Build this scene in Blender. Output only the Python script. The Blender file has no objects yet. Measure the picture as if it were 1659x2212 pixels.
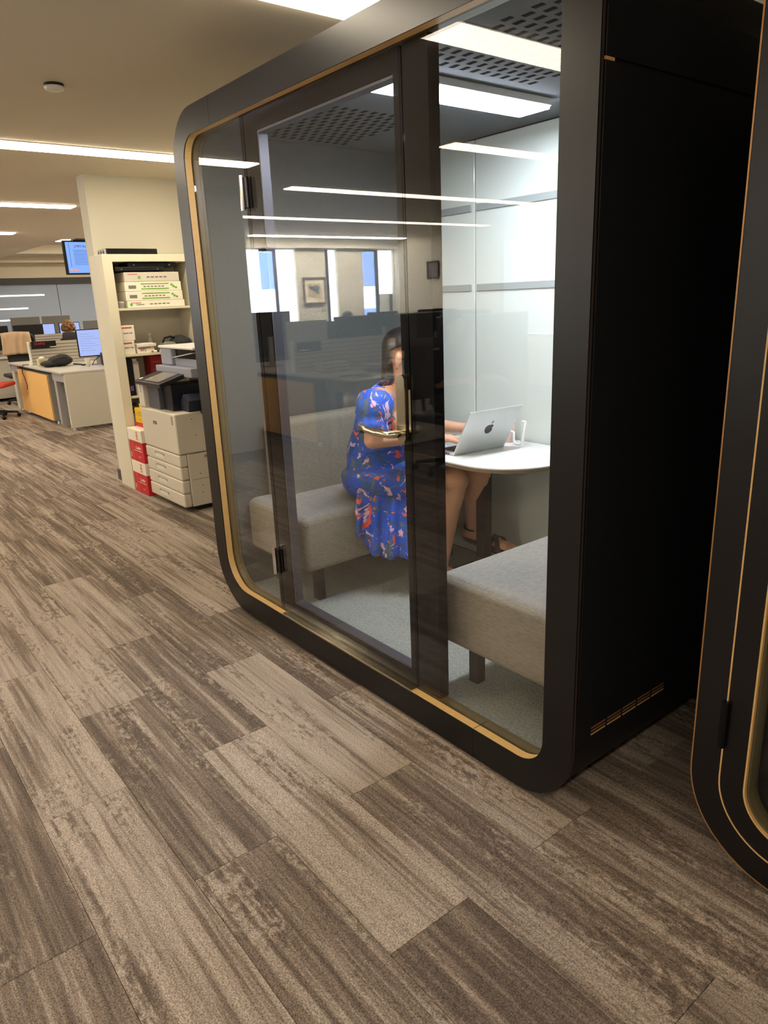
import bpy, bmesh, math, random
from mathutils import Vector, Matrix
random.seed(7)
S = bpy.context.scene
COL = S.collection
PI = math.pi

# ------------------------------------------------------------------ camera
cam_d = bpy.data.cameras.new('camera')
cam = bpy.data.objects.new('camera', cam_d); COL.objects.link(cam); S.camera = cam
CX, CY, CZ, YAW, PITCH, ROLL, FPX = 3.2121, -1.4225, 1.4504, 0.9116, 0.2909, -0.0416, 1551.94
cy_, sy_, cp_, sp_ = math.cos(YAW), math.sin(YAW), math.cos(PITCH), math.sin(PITCH)
fw = Vector((-sy_*cp_, cy_*cp_, -sp_)); rt = Vector((cy_, sy_, 0)); up = rt.cross(fw)
c_, s_ = math.cos(ROLL), math.sin(ROLL)
rt, up = c_*rt + s_*up, -s_*rt + c_*up
M = Matrix((rt, up, -fw)).transposed().to_4x4(); M.translation = Vector((CX, CY, CZ))
cam.matrix_world = M
cam_d.sensor_fit = 'HORIZONTAL'; cam_d.sensor_width = 36.0
cam_d.lens = FPX*36.0/1659.0; cam_d.clip_start = 0.02; cam_d.clip_end = 200

# ------------------------------------------------------------------ world, exposure
w = bpy.data.worlds.new('daylight'); S.world = w; w.use_nodes = True
bg = w.node_tree.nodes['Background']; bg.inputs[0].default_value = (0.88, 0.94, 1.0, 1); bg.inputs[1].default_value = 18.0
S.view_settings.view_transform = 'Standard'; S.view_settings.look = 'None'
S.view_settings.exposure = 1.42; S.view_settings.gamma = 1.0; S.view_settings.use_curve_mapping = False
STRIP = 8.2          # office ceiling strips, warm white
PODLAMP = 27.0       # cool lamp inside the pod

# ------------------------------------------------------------------ materials
def lin(c):
    return tuple((v/12.92 if v <= .04045 else ((v+.055)/1.055)**2.4) for v in (c[0]/255., c[1]/255., c[2]/255.))
MATS = {}
def mat(name, rgb, rough=.5, metal=0., noise=0., scale=40., bump=0., spec=.5, stretch=None, emit=None, coat=0.):
    if name in MATS: return MATS[name]
    m = bpy.data.materials.new(name); m.use_nodes = True; nt = m.node_tree; p = nt.nodes['Principled BSDF']
    c = lin(rgb); p.inputs['Base Color'].default_value = (*c, 1)
    p.inputs['Roughness'].default_value = rough; p.inputs['Metallic'].default_value = metal
    p.inputs['Specular IOR Level'].default_value = spec
    if coat: p.inputs['Coat Weight'].default_value = coat; p.inputs['Coat Roughness'].default_value = .05
    if noise or bump:
        tc = nt.nodes.new('ShaderNodeTexCoord'); mp = nt.nodes.new('ShaderNodeMapping')
        if stretch: mp.inputs['Scale'].default_value = stretch
        nz = nt.nodes.new('ShaderNodeTexNoise'); nz.inputs['Scale'].default_value = scale; nz.inputs['Detail'].default_value = 5
        nt.links.new(tc.outputs['Object'], mp.inputs[0]); nt.links.new(mp.outputs[0], nz.inputs['Vector'])
        if noise:
            mx = nt.nodes.new('ShaderNodeMix'); mx.data_type = 'RGBA'
            mx.inputs[6].default_value = (*[v*(1-noise) for v in c], 1); mx.inputs[7].default_value = (*[min(1, v*(1+noise)) for v in c], 1)
            nt.links.new(nz.outputs[0], mx.inputs[0]); nt.links.new(mx.outputs[2], p.inputs['Base Color'])
        if bump:
            b = nt.nodes.new('ShaderNodeBump'); b.inputs['Strength'].default_value = bump; b.inputs['Distance'].default_value = .003
            nt.links.new(nz.outputs[0], b.inputs['Height']); nt.links.new(b.outputs[0], p.inputs['Normal'])
    if emit:
        p.inputs['Emission Color'].default_value = (*lin(emit[0]), 1); p.inputs['Emission Strength'].default_value = emit[1]
    MATS[name] = m; return m
def glass(name, k=1.0, tint=(1, 1, 1)):
    m = bpy.data.materials.new(name); m.use_nodes = True; nt = m.node_tree; N = nt.nodes; L = nt.links
    N.clear(); out = N.new('ShaderNodeOutputMaterial'); mix = N.new('ShaderNodeMixShader')
    tr = N.new('ShaderNodeBsdfTransparent'); tr.inputs[0].default_value = (*tint, 1)
    gl = N.new('ShaderNodeBsdfGlossy'); gl.inputs['Roughness'].default_value = 0.0
    g = N.new('ShaderNodeNewGeometry'); dt = N.new('ShaderNodeVectorMath'); dt.operation = 'DOT_PRODUCT'
    L.new(g.outputs['Normal'], dt.inputs[0]); L.new(g.outputs['Incoming'], dt.inputs[1])
    def mth(op, a, b=None):
        n = N.new('ShaderNodeMath'); n.operation = op; n.use_clamp = False
        for i, v in enumerate((a, b)):
            if v is None: continue
            if isinstance(v, (int, float)): n.inputs[i].default_value = v
            else: L.new(v, n.inputs[i])
        return n.outputs[0]
    ca = mth('ABSOLUTE', dt.outputs['Value']); x = mth('POWER', mth('SUBTRACT', 1.0, ca), 5.0)
    F = mth('MULTIPLY', mth('ADD', mth('MULTIPLY', x, 1.35), .034), k)
    F = mth('MINIMUM', F, 1.0)
    L.new(F, mix.inputs[0]); L.new(tr.outputs[0], mix.inputs[1]); L.new(gl.outputs[0], mix.inputs[2]); L.new(mix.outputs[0], out.inputs[0])
    MATS[name] = m; return m
def emis(name, rgb, st):
    if name in MATS: return MATS[name]
    m = bpy.data.materials.new(name); m.use_nodes = True; nt = m.node_tree; nt.nodes.clear()
    o = nt.nodes.new('ShaderNodeOutputMaterial'); e = nt.nodes.new('ShaderNodeEmission')
    e.inputs[0].default_value = (*lin(rgb), 1); e.inputs[1].default_value = st; nt.links.new(e.outputs[0], o.inputs[0])
    MATS[name] = m; return m

# ------------------------------------------------------------------ mesh helpers
def obj(name, bm, m, parent=None, smooth=False, recalc=True):
    if recalc: bmesh.ops.recalc_face_normals(bm, faces=bm.faces)
    me = bpy.data.meshes.new(name); bm.to_mesh(me); bm.free()
    if smooth:
        for p in me.polygons: p.use_smooth = True
    me.materials.append(m)
    o = bpy.data.objects.new(name, me); COL.objects.link(o)
    if parent is not None:
        o.parent = parent
        o.matrix_parent_inverse = parent.matrix_world.inverted() if False else Matrix.Translation(-parent_origin(parent))
    return o
def parent_origin(p):
    v = Vector(p.location)
    while p.parent is not None:
        p = p.parent; v = Vector((0, 0, 0)) if False else v
    return v
ROOTS = {}
def tag(o, label, cat, group=None, kind=None):
    o['label'] = label; o['category'] = cat
    if group: o['group'] = group
    if kind: o['kind'] = kind
    return o
def thing(name, label, cat, loc, group=None, rz=0.):
    o = bpy.data.objects.new(name, None); COL.objects.link(o); o.location = loc; o.rotation_euler = (0, 0, rz)
    o.empty_display_size = .1
    return tag(o, label, cat, group)
# children are modelled in WORLD coordinates unless local=True; put() handles the offset
def put(name, bm, m, root, parent=None, smooth=False):
    """part of root, vertices given in world coordinates (root has no rotation)"""
    bmesh.ops.translate(bm, verts=bm.verts, vec=-Vector(root.location))
    bmesh.ops.recalc_face_normals(bm, faces=bm.faces)
    me = bpy.data.meshes.new(name); bm.to_mesh(me); bm.free(); me.materials.append(m)
    if smooth:
        for p in me.polygons: p.use_smooth = True
    o = bpy.data.objects.new(name, me); COL.objects.link(o); o.parent = parent if parent is not None else root
    return o
def single(name, bm, m, label, cat, base, group=None, smooth=False):
    bmesh.ops.translate(bm, verts=bm.verts, vec=-Vector(base))
    bmesh.ops.recalc_face_normals(bm, faces=bm.faces)
    me = bpy.data.meshes.new(name); bm.to_mesh(me); bm.free(); me.materials.append(m)
    if smooth:
        for p in me.polygons: p.use_smooth = True
    o = bpy.data.objects.new(name, me); COL.objects.link(o); o.location = base
    return tag(o, label, cat, group)
def struct(name, bm, m, label=None, parent=None):
    bmesh.ops.recalc_face_normals(bm, faces=bm.faces)
    me = bpy.data.meshes.new(name); bm.to_mesh(me); bm.free(); me.materials.append(m)
    o = bpy.data.objects.new(name, me); COL.objects.link(o); 
    if parent is None: o['kind'] = 'structure'
    else: o.parent = parent
    if label: o['label'] = label
    return o
def box(a, b, bev=0., seg=2, bm=None, rot=None, piv=None):
    nb = bmesh.new(); bmesh.ops.create_cube(nb, size=1)
    s = [abs(b[i]-a[i]) for i in range(3)]; c = Vector([(a[i]+b[i])/2 for i in range(3)])
    bmesh.ops.scale(nb, vec=s, verts=nb.verts)
    if bev: bmesh.ops.bevel(nb, geom=list(nb.edges), offset=min(bev, min(s)*.49), segments=seg, affect='EDGES', profile=.5)
    bmesh.ops.translate(nb, vec=c, verts=nb.verts)
    if rot is not None: bmesh.ops.rotate(nb, cent=piv if piv is not None else c, matrix=rot, verts=nb.verts)
    if bm is None: return nb
    return merge(bm, nb)
def merge(bm, nb):
    me = bpy.data.meshes.new('tmp'); nb.to_mesh(me); nb.free(); bm.from_mesh(me); bpy.data.meshes.remove(me); return bm
def tube(pts, r, n=10, bm=None, caps=True):
    pts = [Vector(p) for p in pts]; nb = bmesh.new(); rings = []
    rs = r if isinstance(r, (list, tuple)) else [r]*len(pts)
    ref = None
    for i, p in enumerate(pts):
        d = (pts[min(i+1, len(pts)-1)]-pts[max(i-1, 0)]).normalized()
        if ref is None: ref = Vector((0, 0, 1)) if abs(d.z) < .9 else Vector((1, 0, 0))
        u = d.cross(ref).normalized(); v = u.cross(d).normalized(); ref = v
        rings.append([nb.verts.new(p+rs[i]*(math.cos(2*PI*k/n)*u+math.sin(2*PI*k/n)*v)) for k in range(n)])
    for a, b in zip(rings, rings[1:]):
        for k in range(n): nb.faces.new((a[k], a[(k+1) % n], b[(k+1) % n], b[k]))
    if caps: nb.faces.new(rings[0][::-1]); nb.faces.new(rings[-1])
    return nb if bm is None else merge(bm, nb)
def lathe(c, prof, n=24, bm=None):
    nb = bmesh.new(); rings = []
    for r, z in prof: rings.append([nb.verts.new((c[0]+r*math.cos(2*PI*k/n), c[1]+r*math.sin(2*PI*k/n), c[2]+z)) for k in range(n)])
    for a, b in zip(rings, rings[1:]):
        for k in range(n): nb.faces.new((a[k], a[(k+1) % n], b[(k+1) % n], b[k]))
    nb.faces.new(rings[0][::-1]); nb.faces.new(rings[-1])
    return nb if bm is None else merge(bm, nb)
def rr(x0, x1, z0, z1, r, n=10, rbl=None):
    o = []; b = r if rbl is None else rbl; r0 = r
    for cx, cz, a0 in ((x1-r, z1-r, 0), (x0+r, z1-r, PI/2), (x0+b, z0+b, PI), (x1-r, z0+r, 3*PI/2)):
        r = b if a0 == PI else r0
        for k in range(n+1): a = a0+PI/2*k/n; o.append((cx+r*math.cos(a), cz+r*math.sin(a)))
    return o
def ring(outer, inner, y0, y1, bm=None):
    nb = bmesh.new(); n = len(outer)
    O0 = [nb.verts.new((x, y0, z)) for x, z in outer]; O1 = [nb.verts.new((x, y1, z)) for x, z in outer]
    I0 = [nb.verts.new((x, y0, z)) for x, z in inner]; I1 = [nb.verts.new((x, y1, z)) for x, z in inner]
    for k in range(n):
        j = (k+1) % n
        nb.faces.new((O0[k], O0[j], I0[j], I0[k])); nb.faces.new((O1[j], O1[k], I1[k], I1[j]))
        nb.faces.new((O0[j], O0[k], O1[k], O1[j])); nb.faces.new((I0[k], I0[j], I1[j], I1[k]))
    return nb if bm is None else merge(bm, nb)
def prism(poly, z0, z1, axis='z', bm=None):
    nb = bmesh.new()
    def P(a, b, c): return {'z': (a, b, c), 'y': (a, c, b), 'x': (c, a, b)}[axis]
    A = [nb.verts.new(P(a, b, z0)) for a, b in poly]; B = [nb.verts.new(P(a, b, z1)) for a, b in poly]
    nb.faces.new(A[::-1]); nb.faces.new(B); n = len(poly)
    for k in range(n): nb.faces.new((A[k], A[(k+1) % n], B[(k+1) % n], B[k]))
    return nb if bm is None else merge(bm, nb)
def loft(secs, n=32, closed=True, caps=True, bm=None, a0=0., a1=2*PI):
    """secs: (center, U, V, a, b) ; point = c + a*cos*U + b*sin*V, optional 6th = (a0,a1) open span, optional 7th wave func"""
    nb = bmesh.new(); rings = []
    for s in secs:
        c, U, V, a, b = Vector(s[0]), Vector(s[1]), Vector(s[2]), s[3], s[4]
        b0, b1 = s[5] if len(s) > 5 and s[5] else (a0, a1); wv = s[6] if len(s) > 6 else None
        m = n if closed else n+1
        R = []
        for k in range(m):
            t = b0+(b1-b0)*k/n; q = 1+(wv(t) if wv else 0)
            R.append(nb.verts.new(c+a*math.cos(t)*q*U+b*math.sin(t)*q*V))
        rings.append(R)
    for A, B in zip(rings, rings[1:]):
        m = len(A)
        for k in range(m if closed else m-1): nb.faces.new((A[k], A[(k+1) % m], B[(k+1) % m], B[k]))
    if closed and caps: nb.faces.new(rings[0][::-1]); nb.faces.new(rings[-1])
    return nb if bm is None else merge(bm, nb)
def ball(c, r, bm=None, seg=16, rot=None):
    nb = bmesh.new(); bmesh.ops.create_uvsphere(nb, u_segments=seg, v_segments=seg//2+2, radius=1)
    rr_ = r if isinstance(r, (list, tuple)) else (r, r, r)
    bmesh.ops.scale(nb, vec=rr_, verts=nb.verts)
    if rot is not None: bmesh.ops.rotate(nb, cent=(0, 0, 0), matrix=rot, verts=nb.verts)
    bmesh.ops.translate(nb, vec=c, verts=nb.verts)
    return nb if bm is None else merge(bm, nb)
def capsule(p, q, r0, r1, bm, n=14, flat=1.0, side=None):
    """tapered bone with round ends"""
    p, q = Vector(p), Vector(q); d = (q-p); L = d.length; d.normalize()
    ref = side if side is not None else (Vector((0, 0, 1)) if abs(d.z) < .9 else Vector((1, 0, 0)))
    u = d.cross(Vector(ref)).normalized(); v = u.cross(d)
    st = []
    for k in range(4): a = -PI/2+PI/2*(k+.35)/4; st.append((r0*math.sin(a), r0*math.cos(a)))
    st.append((0, r0)); st.append((L*.5, (r0+r1)/2)); st.append((L, r1))
    for k in range(4): a = PI/2*(k+.65)/4; st.append((L+r1*math.sin(a), r1*math.cos(a)))
    nb = bmesh.new(); R = []
    for t, r in st: R.append([nb.verts.new(p+d*t+r*math.cos(2*PI*k/n)*u+flat*r*math.sin(2*PI*k/n)*v) for k in range(n)])
    for A, B in zip(R, R[1:]):
        for k in range(n): nb.faces.new((A[k], A[(k+1) % n], B[(k+1) % n], B[k]))
    nb.faces.new(R[0][::-1]); nb.faces.new(R[-1]); bmesh.ops.recalc_face_normals(nb, faces=nb.faces)
    return merge(bm, nb)
def text(s, size, loc, R, m, root, parent=None, name='lettering', align='CENTER'):
    cu = bpy.data.curves.new('t', 'FONT'); cu.body = s; cu.size = size; cu.extrude = .0006; cu.align_x = align; cu.align_y = 'CENTER'; cu.resolution_u = 2
    o = bpy.data.objects.new('t', cu); COL.objects.link(o); dg = bpy.context.evaluated_depsgraph_get()
    me = bpy.data.meshes.new_from_object(o.evaluated_get(dg)); bpy.data.objects.remove(o); bpy.data.curves.remove(cu)
    me.transform(Matrix.Translation(Vector(loc)-Vector(root.location)) @ R.to_4x4()); me.materials.clear(); me.materials.append(m); me.name = name
    o = bpy.data.objects.new(name, me); COL.objects.link(o); o.parent = parent if parent is not None else root
    return o
FX = Matrix(((0, 0, 1), (1, 0, 0), (0, 1, 0)))      # text on a face looking to +x (reads along +y)
FYN = Matrix(((1, 0, 0), (0, 0, -1), (0, 1, 0)))    # text on a face looking to -y (reads along +x)
FXN = Matrix(((0, 0, -1), (-1, 0, 0), (0, 1, 0)))   # looking to -x

# ------------------------------------------------------------------ shared materials
WALL = mat('wall_paint', (210, 206, 190), .85, noise=.02, scale=60)
CEIL = mat('ceiling_paint', (218, 208, 188), .9, noise=.015, scale=30)
BLK = mat('black_laminate', (15, 15, 17), .32, noise=.06, scale=220, spec=.4)
BLKS = mat('black_side_panel', (22, 23, 27), .55, noise=.08, scale=200, spec=.3)
FRIT = mat('black_frit', (10, 10, 13), .7, spec=.08)
OAK = mat('birch_edge', (206, 168, 108), .45, noise=.12, scale=30, stretch=(6, 1, 6))
GOLD = mat('brass_edge', (176, 130, 84), .35, metal=.5)
FELT = mat('grey_felt', (86, 90, 89), .95, noise=.2, scale=70, bump=.3, stretch=(1, 1, 2))
PODC = mat('pod_ceiling_felt', (92, 97, 100), .95, noise=.12, scale=90, bump=.3)
PODF = mat('pod_carpet', (142, 146, 140), 1., noise=.6, scale=110, bump=1.)
SOFA = mat('woven_sofa_fabric', (132, 126, 112), .95, noise=.4, scale=50, bump=.5, stretch=(1, 1, 5))
SOFAT = mat('woven_sofa_seat', (142, 138, 132), .95, noise=.4, scale=50, bump=.5, stretch=(5, 1, 1))
BPAN = mat('white_glass_panel', (213, 221, 213), .12, spec=.5)
BAND = mat('grey_rail', (150, 158, 156), .4)
GL = glass('clear_glass', 1.05)
STEEL = mat('polished_steel', (205, 196, 176), .18, metal=1.)
WHT = mat('white_laminate', (232, 232, 228), .3)
BKW = mat('cream_melamine', (218, 212, 190), .5, noise=.01, scale=20)
DK = mat('dark_plastic', (20, 20, 23), .5, spec=.3)
DK2 = mat('navy_plastic', (24, 27, 40), .35)
CHR = mat('charcoal_fabric', (44, 44, 46), .8, noise=.15, scale=80)
PRW = mat('printer_white', (216, 209, 194), .45)
PRG = mat('printer_grey', (150, 154, 170), .5)
GRY = mat('desk_grey', (194, 190, 178), .55, noise=.02, scale=20)
GRY2 = mat('desk_top_grey', (188, 184, 178), .4)
LAV = mat('steel_lavender_grey', (160, 156, 160), .5)
MAPLE = mat('maple_veneer', (232, 184, 112), .5, noise=.06, scale=12, stretch=(1, 1, 6))
SLATM = mat('ribbed_partition', (182, 176, 164), .5)
PAPW = mat('white_paper', (236, 232, 222), .8)
REDB = mat('carton_red', (200, 36, 44), .5)
CARD = mat('carton_white', (238, 230, 214), .6)
SKIN = mat('skin', (214, 160, 126), .5, noise=.05, scale=25, spec=.35)
HAIR = mat('dark_hair', (20, 15, 15), .45, noise=.4, scale=60, stretch=(1, 1, .15), bump=.6)

# ------------------------------------------------------------------ carpet material
def carpet_mat(name, attr):
    m = bpy.data.materials.new(name); m.use_nodes = True; nt = m.node_tree; N = nt.nodes; L = nt.links; p = N['Principled BSDF']
    p.inputs['Roughness'].default_value = .95; p.inputs['Specular IOR Level'].default_value = .15
    if attr:
        a = N.new('ShaderNodeAttribute'); a.attribute_name = 'tone'; tone = a.outputs['Color']
    else:
        a = N.new('ShaderNodeObjectInfo'); tone = a.outputs['Color']
    sp = N.new('ShaderNodeSeparateColor'); L.new(tone, sp.inputs[0])
    g = N.new('ShaderNodeNewGeometry')
    def mth(op, a, b, cl=False):
        n = N.new('ShaderNodeMath'); n.operation = op; n.use_clamp = cl
        for i, v in enumerate((a, b)):
            if isinstance(v, (int, float)): n.inputs[i].default_value = v
            else: L.new(v, n.inputs[i])
        return n.outputs[0]
    off = N.new('ShaderNodeCombineXYZ'); k = mth('MULTIPLY', sp.outputs[1], 57.); L.new(k, off.inputs[0]); L.new(k, off.inputs[1]); L.new(k, off.inputs[2])
    ad = N.new('ShaderNodeVectorMath'); ad.operation = 'ADD'; L.new(g.outputs['Position'], ad.inputs[0]); L.new(off.outputs[0], ad.inputs[1])
    def nz(sx, sy, det, rg=.6, dist=0.):
        mp = N.new('ShaderNodeMapping'); mp.inputs['Scale'].default_value = (sx, sy, 1); L.new(ad.outputs[0], mp.inputs[0])
        n = N.new('ShaderNodeTexNoise'); n.inputs['Scale'].default_value = 1; n.inputs['Detail'].default_value = det; n.inputs['Roughness'].default_value = rg; n.inputs['Distortion'].default_value = dist
        L.new(mp.outputs[0], n.inputs['Vector']); return n.outputs[0]
    n1 = nz(1.1, 22, 3, .55); n2 = nz(2.6, 75, 3, .6); n3 = nz(30, 55, 3, .7, .5); n4 = nz(2.0, 8.0, 2); pile = nz(260, 260, 2, .75); pile2 = nz(900, 900, 1, .5)
    # broken crackle only where n4 is high
    cr = mth('MULTIPLY', mth('SUBTRACT', n3, .5), mth('MULTIPLY', mth('SUBTRACT', n4, .5, True), 9., True))
    s = mth('ADD', mth('MULTIPLY', mth('SUBTRACT', n1, .5), 1.9), mth('MULTIPLY', mth('SUBTRACT', n2, .5), 1.5))
    s = mth('ADD', s, mth('MULTIPLY', cr, 2.6))
    # thin light lines
    s = mth('ADD', s, mth('MULTIPLY', mth('SUBTRACT', sp.outputs[0], .5), .72))
    s = mth('ADD', s, .5)
    ramp = N.new('ShaderNodeValToRGB'); L.new(s, ramp.inputs[0]); e = ramp.color_ramp.elements
    e[0].position = .0; e[0].color = (*lin((96, 85, 77)), 1); e[1].position = 1.; e[1].color = (*lin((168, 154, 142)), 1)
    q = e.new(.42); q.color = (*lin((126, 112, 101)), 1); q = e.new(.62); q.color = (*lin((151, 138, 127)), 1)
    pl = mth('ADD', mth('MULTIPLY', mth('SUBTRACT', pile, .5), 3.0), mth('MULTIPLY', mth('SUBTRACT', pile2, .5), .7))
    pl = mth('ADD', pl, 1.)
    vm = N.new('ShaderNodeVectorMath'); vm.operation = 'SCALE'; L.new(ramp.outputs[0], vm.inputs[0]); L.new(pl, vm.inputs['Scale'])
    L.new(vm.outputs[0], p.inputs['Base Color'])
    b = N.new('ShaderNodeBump'); b.inputs['Strength'].default_value = .5; b.inputs['Distance'].default_value = .003; L.new(pile, b.inputs['Height']); L.new(b.outputs[0], p.inputs['Normal'])
    return m
CARP = carpet_mat('carpet_plank_pile', False); CARPS = carpet_mat('carpet_field_pile', True)

# ================================================================== STRUCTURE
ZC = 2.45
# ---- floor slab with its carpet planks (1.01 x 0.2525, half bond, along x)
sub = mat('carpet_backing', (56, 49, 45), 1.)
floor = struct('floor', box((-19, -8.3, -.12), (6.6, 7.6, -.006)), sub, 'brown-grey carpet planks in a staggered bond')
PL, PW = 1.012, .2525
pbm = box((0, 0, -.006), (PL-.0012, PW-.0012, 0.), 0)
pbm.verts.ensure_lookup_table()
pme = bpy.data.meshes.new('carpet_plank'); bmesh.ops.bevel(pbm, geom=[e for e in pbm.edges if all(v.co.z > -.001 for v in e.verts)], offset=.0008, segments=1, affect='EDGES')
pbm.to_mesh(pme); pbm.free(); pme.materials.append(CARP)
TONE = {(1, .15): .2, (1, 1.16): .82, (2, .66): .8, (2, 1.67): .24, (1, 2.17): .22, (0, .66): .2, (0, 1.67): .52, (-1, 1.16): .75, (-1, .15): .62,
        (3, 1.16): .5, (3, .15): .18, (0, -.35): .8, (1, -.86): .78, (2, -.35): .3, (3, -.86): .75, (2, 2.68): .35, (0, 2.68): .6, (-2, 1.67): .3, (-1, 2.17): .7,
        (4, -1.36): .75, (5, -1.87): .15, (2, -1.36): .15, (3, -1.87): .7, (1, -1.87): .3, (4, -.35): .3, (3, 2.17): .35, (4, 1.67): .3}
cells = []
for k in range(-30, 28):
    y = -.905+PW*k; ph = .655 if k % 2 == 0 else .15
    for j in range(-20, 6):
        x = ph+PL*j
        if x < -19 or x+PL > 6.5 or y < -8.2 or y+PW > 7.5: continue
        cx, cyy = x+PL/2, y+PW/2
        if 0 < cx < 2.1 and .5 < cyy < 1.0: continue
        d = Vector((cx-CX, cyy-CY, -CZ)); dep = d.dot(fw); vis = False
        if dep > .2:
            for (qx, qy) in ((x, y), (x+PL, y), (x, y+PW), (x+PL, y+PW), (cx, cyy)):
                dd = Vector((qx-CX, qy-CY, -CZ)); zz = dd.dot(fw)
                if zz > .1:
                    u_ = 829.5+FPX*dd.dot(rt)/zz; v_ = 1106-FPX*dd.dot(up)/zz
                    if -60 < u_ < 1720 and v_ < 2300: vis = True
        t = None
        for (kk, xx), v in TONE.items():
            if kk == k and abs(xx-x) < .12: t = v
        if t is None: t = random.choice([.15, .3, .4, .5, .6, .7, .8, .85]) + random.uniform(-.05, .05)
        cells.append((0 if vis else 1, d.length, x, y, t, random.random()))
cells.sort()
for c in cells[:300]:
    o = bpy.data.objects.new('carpet_plank', pme); COL.objects.link(o); o.parent = floor
    o.location = (c[2], c[3], 0); o.color = (c[4], c[5], 0, 1)
fb = bmesh.new(); lay = fb.loops.layers.color.new('tone')
for c in cells[300:]:
    x, y = c[2], c[3]; z = -.0004
    V = [fb.verts.new(v) for v in ((x, y, z), (x+PL-.001, y, z), (x+PL-.001, y+PW-.001, z), (x, y+PW-.001, z))]
    f = fb.faces.new(V)
    for l in f.loops: l[lay] = (c[4], c[5], 0, 1)
fm = bpy.data.meshes.new('carpet_field'); fb.to_mesh(fm); fb.free(); fm.materials.append(CARPS)
fo = bpy.data.objects.new('carpet_field', fm); COL.objects.link(fo); fo.parent = floor; fo['kind'] = 'stuff'

# ---- ceiling (a higher bay beyond y = 1.92 on the far left)
cb = box((-10.7, -8.2, ZC), (6.6, 1.92, ZC+.15)); box((-6.2, 1.92, ZC), (6.6, 7.6, ZC+.15), bm=cb); box((-19, -4.2, ZC), (-10.7, 1.92, ZC+.15), bm=cb)
ceil = struct('ceiling', cb, CEIL, 'cream painted ceiling')
cb = box((-19, 1.92, 2.72), (-6.2, 7.6, 2.8)); struct('ceiling.001', cb, CEIL, 'higher ceiling bay over the far desks')
struct('trim_1', box((-6.2, 1.92, ZC+.15), (-6.1, 7.6, 2.8)), CEIL)
struct('trim_2', box((-19, 1.86, ZC+.15), (-6.2, 1.92, 2.8)), CEIL)
# ---- walls
struct('wall_rear', box((-2.95, 1.46, 0), (6.6, 1.6, ZC)), WALL, 'cream wall behind the pods')
struct('wall_right', box((6.5, -8.2, 0), (6.6, 1.46, ZC)), WALL, 'plain wall right of the view')
struct('wall_column', box((-3.12, .55, 0), (-2.95, 3.0, ZC)), WALL, 'cream wall end behind the bookcase')
struct('baseboard_column', box((-3.13, .535, 0), (-2.9, .55, .09)), mat('baseboard_dark', (70, 66, 62), .6))
struct('wall_pier', box((-3.9, -2.02, 0), (-3.3, -1.0, ZC)), WALL, 'cream pier standing left of the camera')
fbm = box((-7.9, -7.75, 0), (6.6, -7.6, .75)); box((-7.9, -7.75, 2.25), (6.6, -7.6, ZC), bm=fbm)
FOPS = [(-5.2, -3.9), (-3.1, -1.6), (-.8, .7), (1.5, 3.0), (3.8, 5.3)]
ed_ = [-7.9]+[v for o_ in FOPS for v in o_]+[6.6]
for k in range(0, len(ed_), 2): box((ed_[k], -7.75, .75), (ed_[k+1], -7.6, 2.25), bm=fbm)
struct('wall_front', fbm, WALL, 'end wall of the mirrored office with tall windows')
struct('wall_return', box((-19, -4.3, 0), (-8.4, -4.2, ZC)), WALL)
# window wall x = -7.9, three openings
WX = -7.9
wb = bmesh.new()
ops = [(-5.42, -4.42), (-6.28, -6.03), (-7.58, -6.85)]
zt = 2.29
segs = [(-4.42, -4.2), (-6.03, -5.42), (-6.85, -6.28), (-7.75, -7.58)]
for a, b in segs: box((WX-.55, a, 0), (WX, b, ZC), bm=wb)
for a, b in ops:
    box((WX-.55, a, zt), (WX, b, ZC), bm=wb); box((WX-.55, a, 0), (WX, b, .75), bm=wb)
struct('wall_window_side', wb, WALL, 'cream window wall with deep openings')
BLIND2 = mat('pale_blind', (226, 228, 228), .8, emit=((232, 238, 250), .4)); FRM = mat('window_frame_dark', (62, 62, 66), .5); WHITE_GLOW = mat('white_blind', (240, 242, 246), .8, emit=((232, 238, 250), 7.0))  # daylight behind the blinds is put in as emission; they are no lamps
WGL = glass('window_glass', 1.0)
for i, (a, b) in enumerate(ops):
    wn = struct('window_%d' % (i+1), ring([(p[0], p[1]) for p in rr(a, b, .75, zt, .004, 1)], [(p[0], p[1]) for p in rr(a+.03, b-.03, .78, zt-.03, .003, 1)], 0, .06), FRM, 'tall window in the window wall')
    # ring is built in x-z; turn it into the y-z plane
    for v in wn.data.vertices: v.co = (WX-.12+v.co.y, v.co.x, v.co.z)
    pane = struct('pane', box((WX-.10, a+.03, .78), (WX-.09, b-.03, zt-.03)), WGL, parent=wn)
for i, (a, b) in enumerate(FOPS):
    wn = struct('window_%d' % (20+i), ring(rr(a, b, .75, 2.25, .004, 1), rr(a+.04, b-.04, .79, 2.21, .003, 1), -7.74, -7.68), FRM, 'tall window in the end wall')
    pane = struct('pane', box((a+.04, -7.715, .79), (b-.04, -7.705, 2.21)), WGL, parent=wn)
    struct('window_%d' % (30+i), box((a+.02, -7.672, .8), (b-.03, -7.664, 2.24)), BLIND2, 'white roller blind of the end wall window')
struct('window_4', box((WX-.055, -7.57, 1.5), (WX-.045, -7.25, 2.28)), WHITE_GLOW, 'white roller blind half lowered')
struct('window_5', box((WX-.055, -4.74, 0.8), (WX-.045, -4.43, 2.28)), WHITE_GLOW, 'white roller blind fully lowered')
struct('window_10', box((WX-.055, -5.41, 0.8), (WX-.045, -5.08, 2.28)), WHITE_GLOW, 'white roller blind beside the framed drawing')  # sunlit reveal drawn as an emissive panel, no blind here
struct('window_11', box((WX-.055, -6.27, 0.8), (WX-.045, -6.13, 2.28)), WHITE_GLOW, 'narrow white blind right of the framed drawing')  # brightness of the narrow reveal put into an emissive strip
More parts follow.
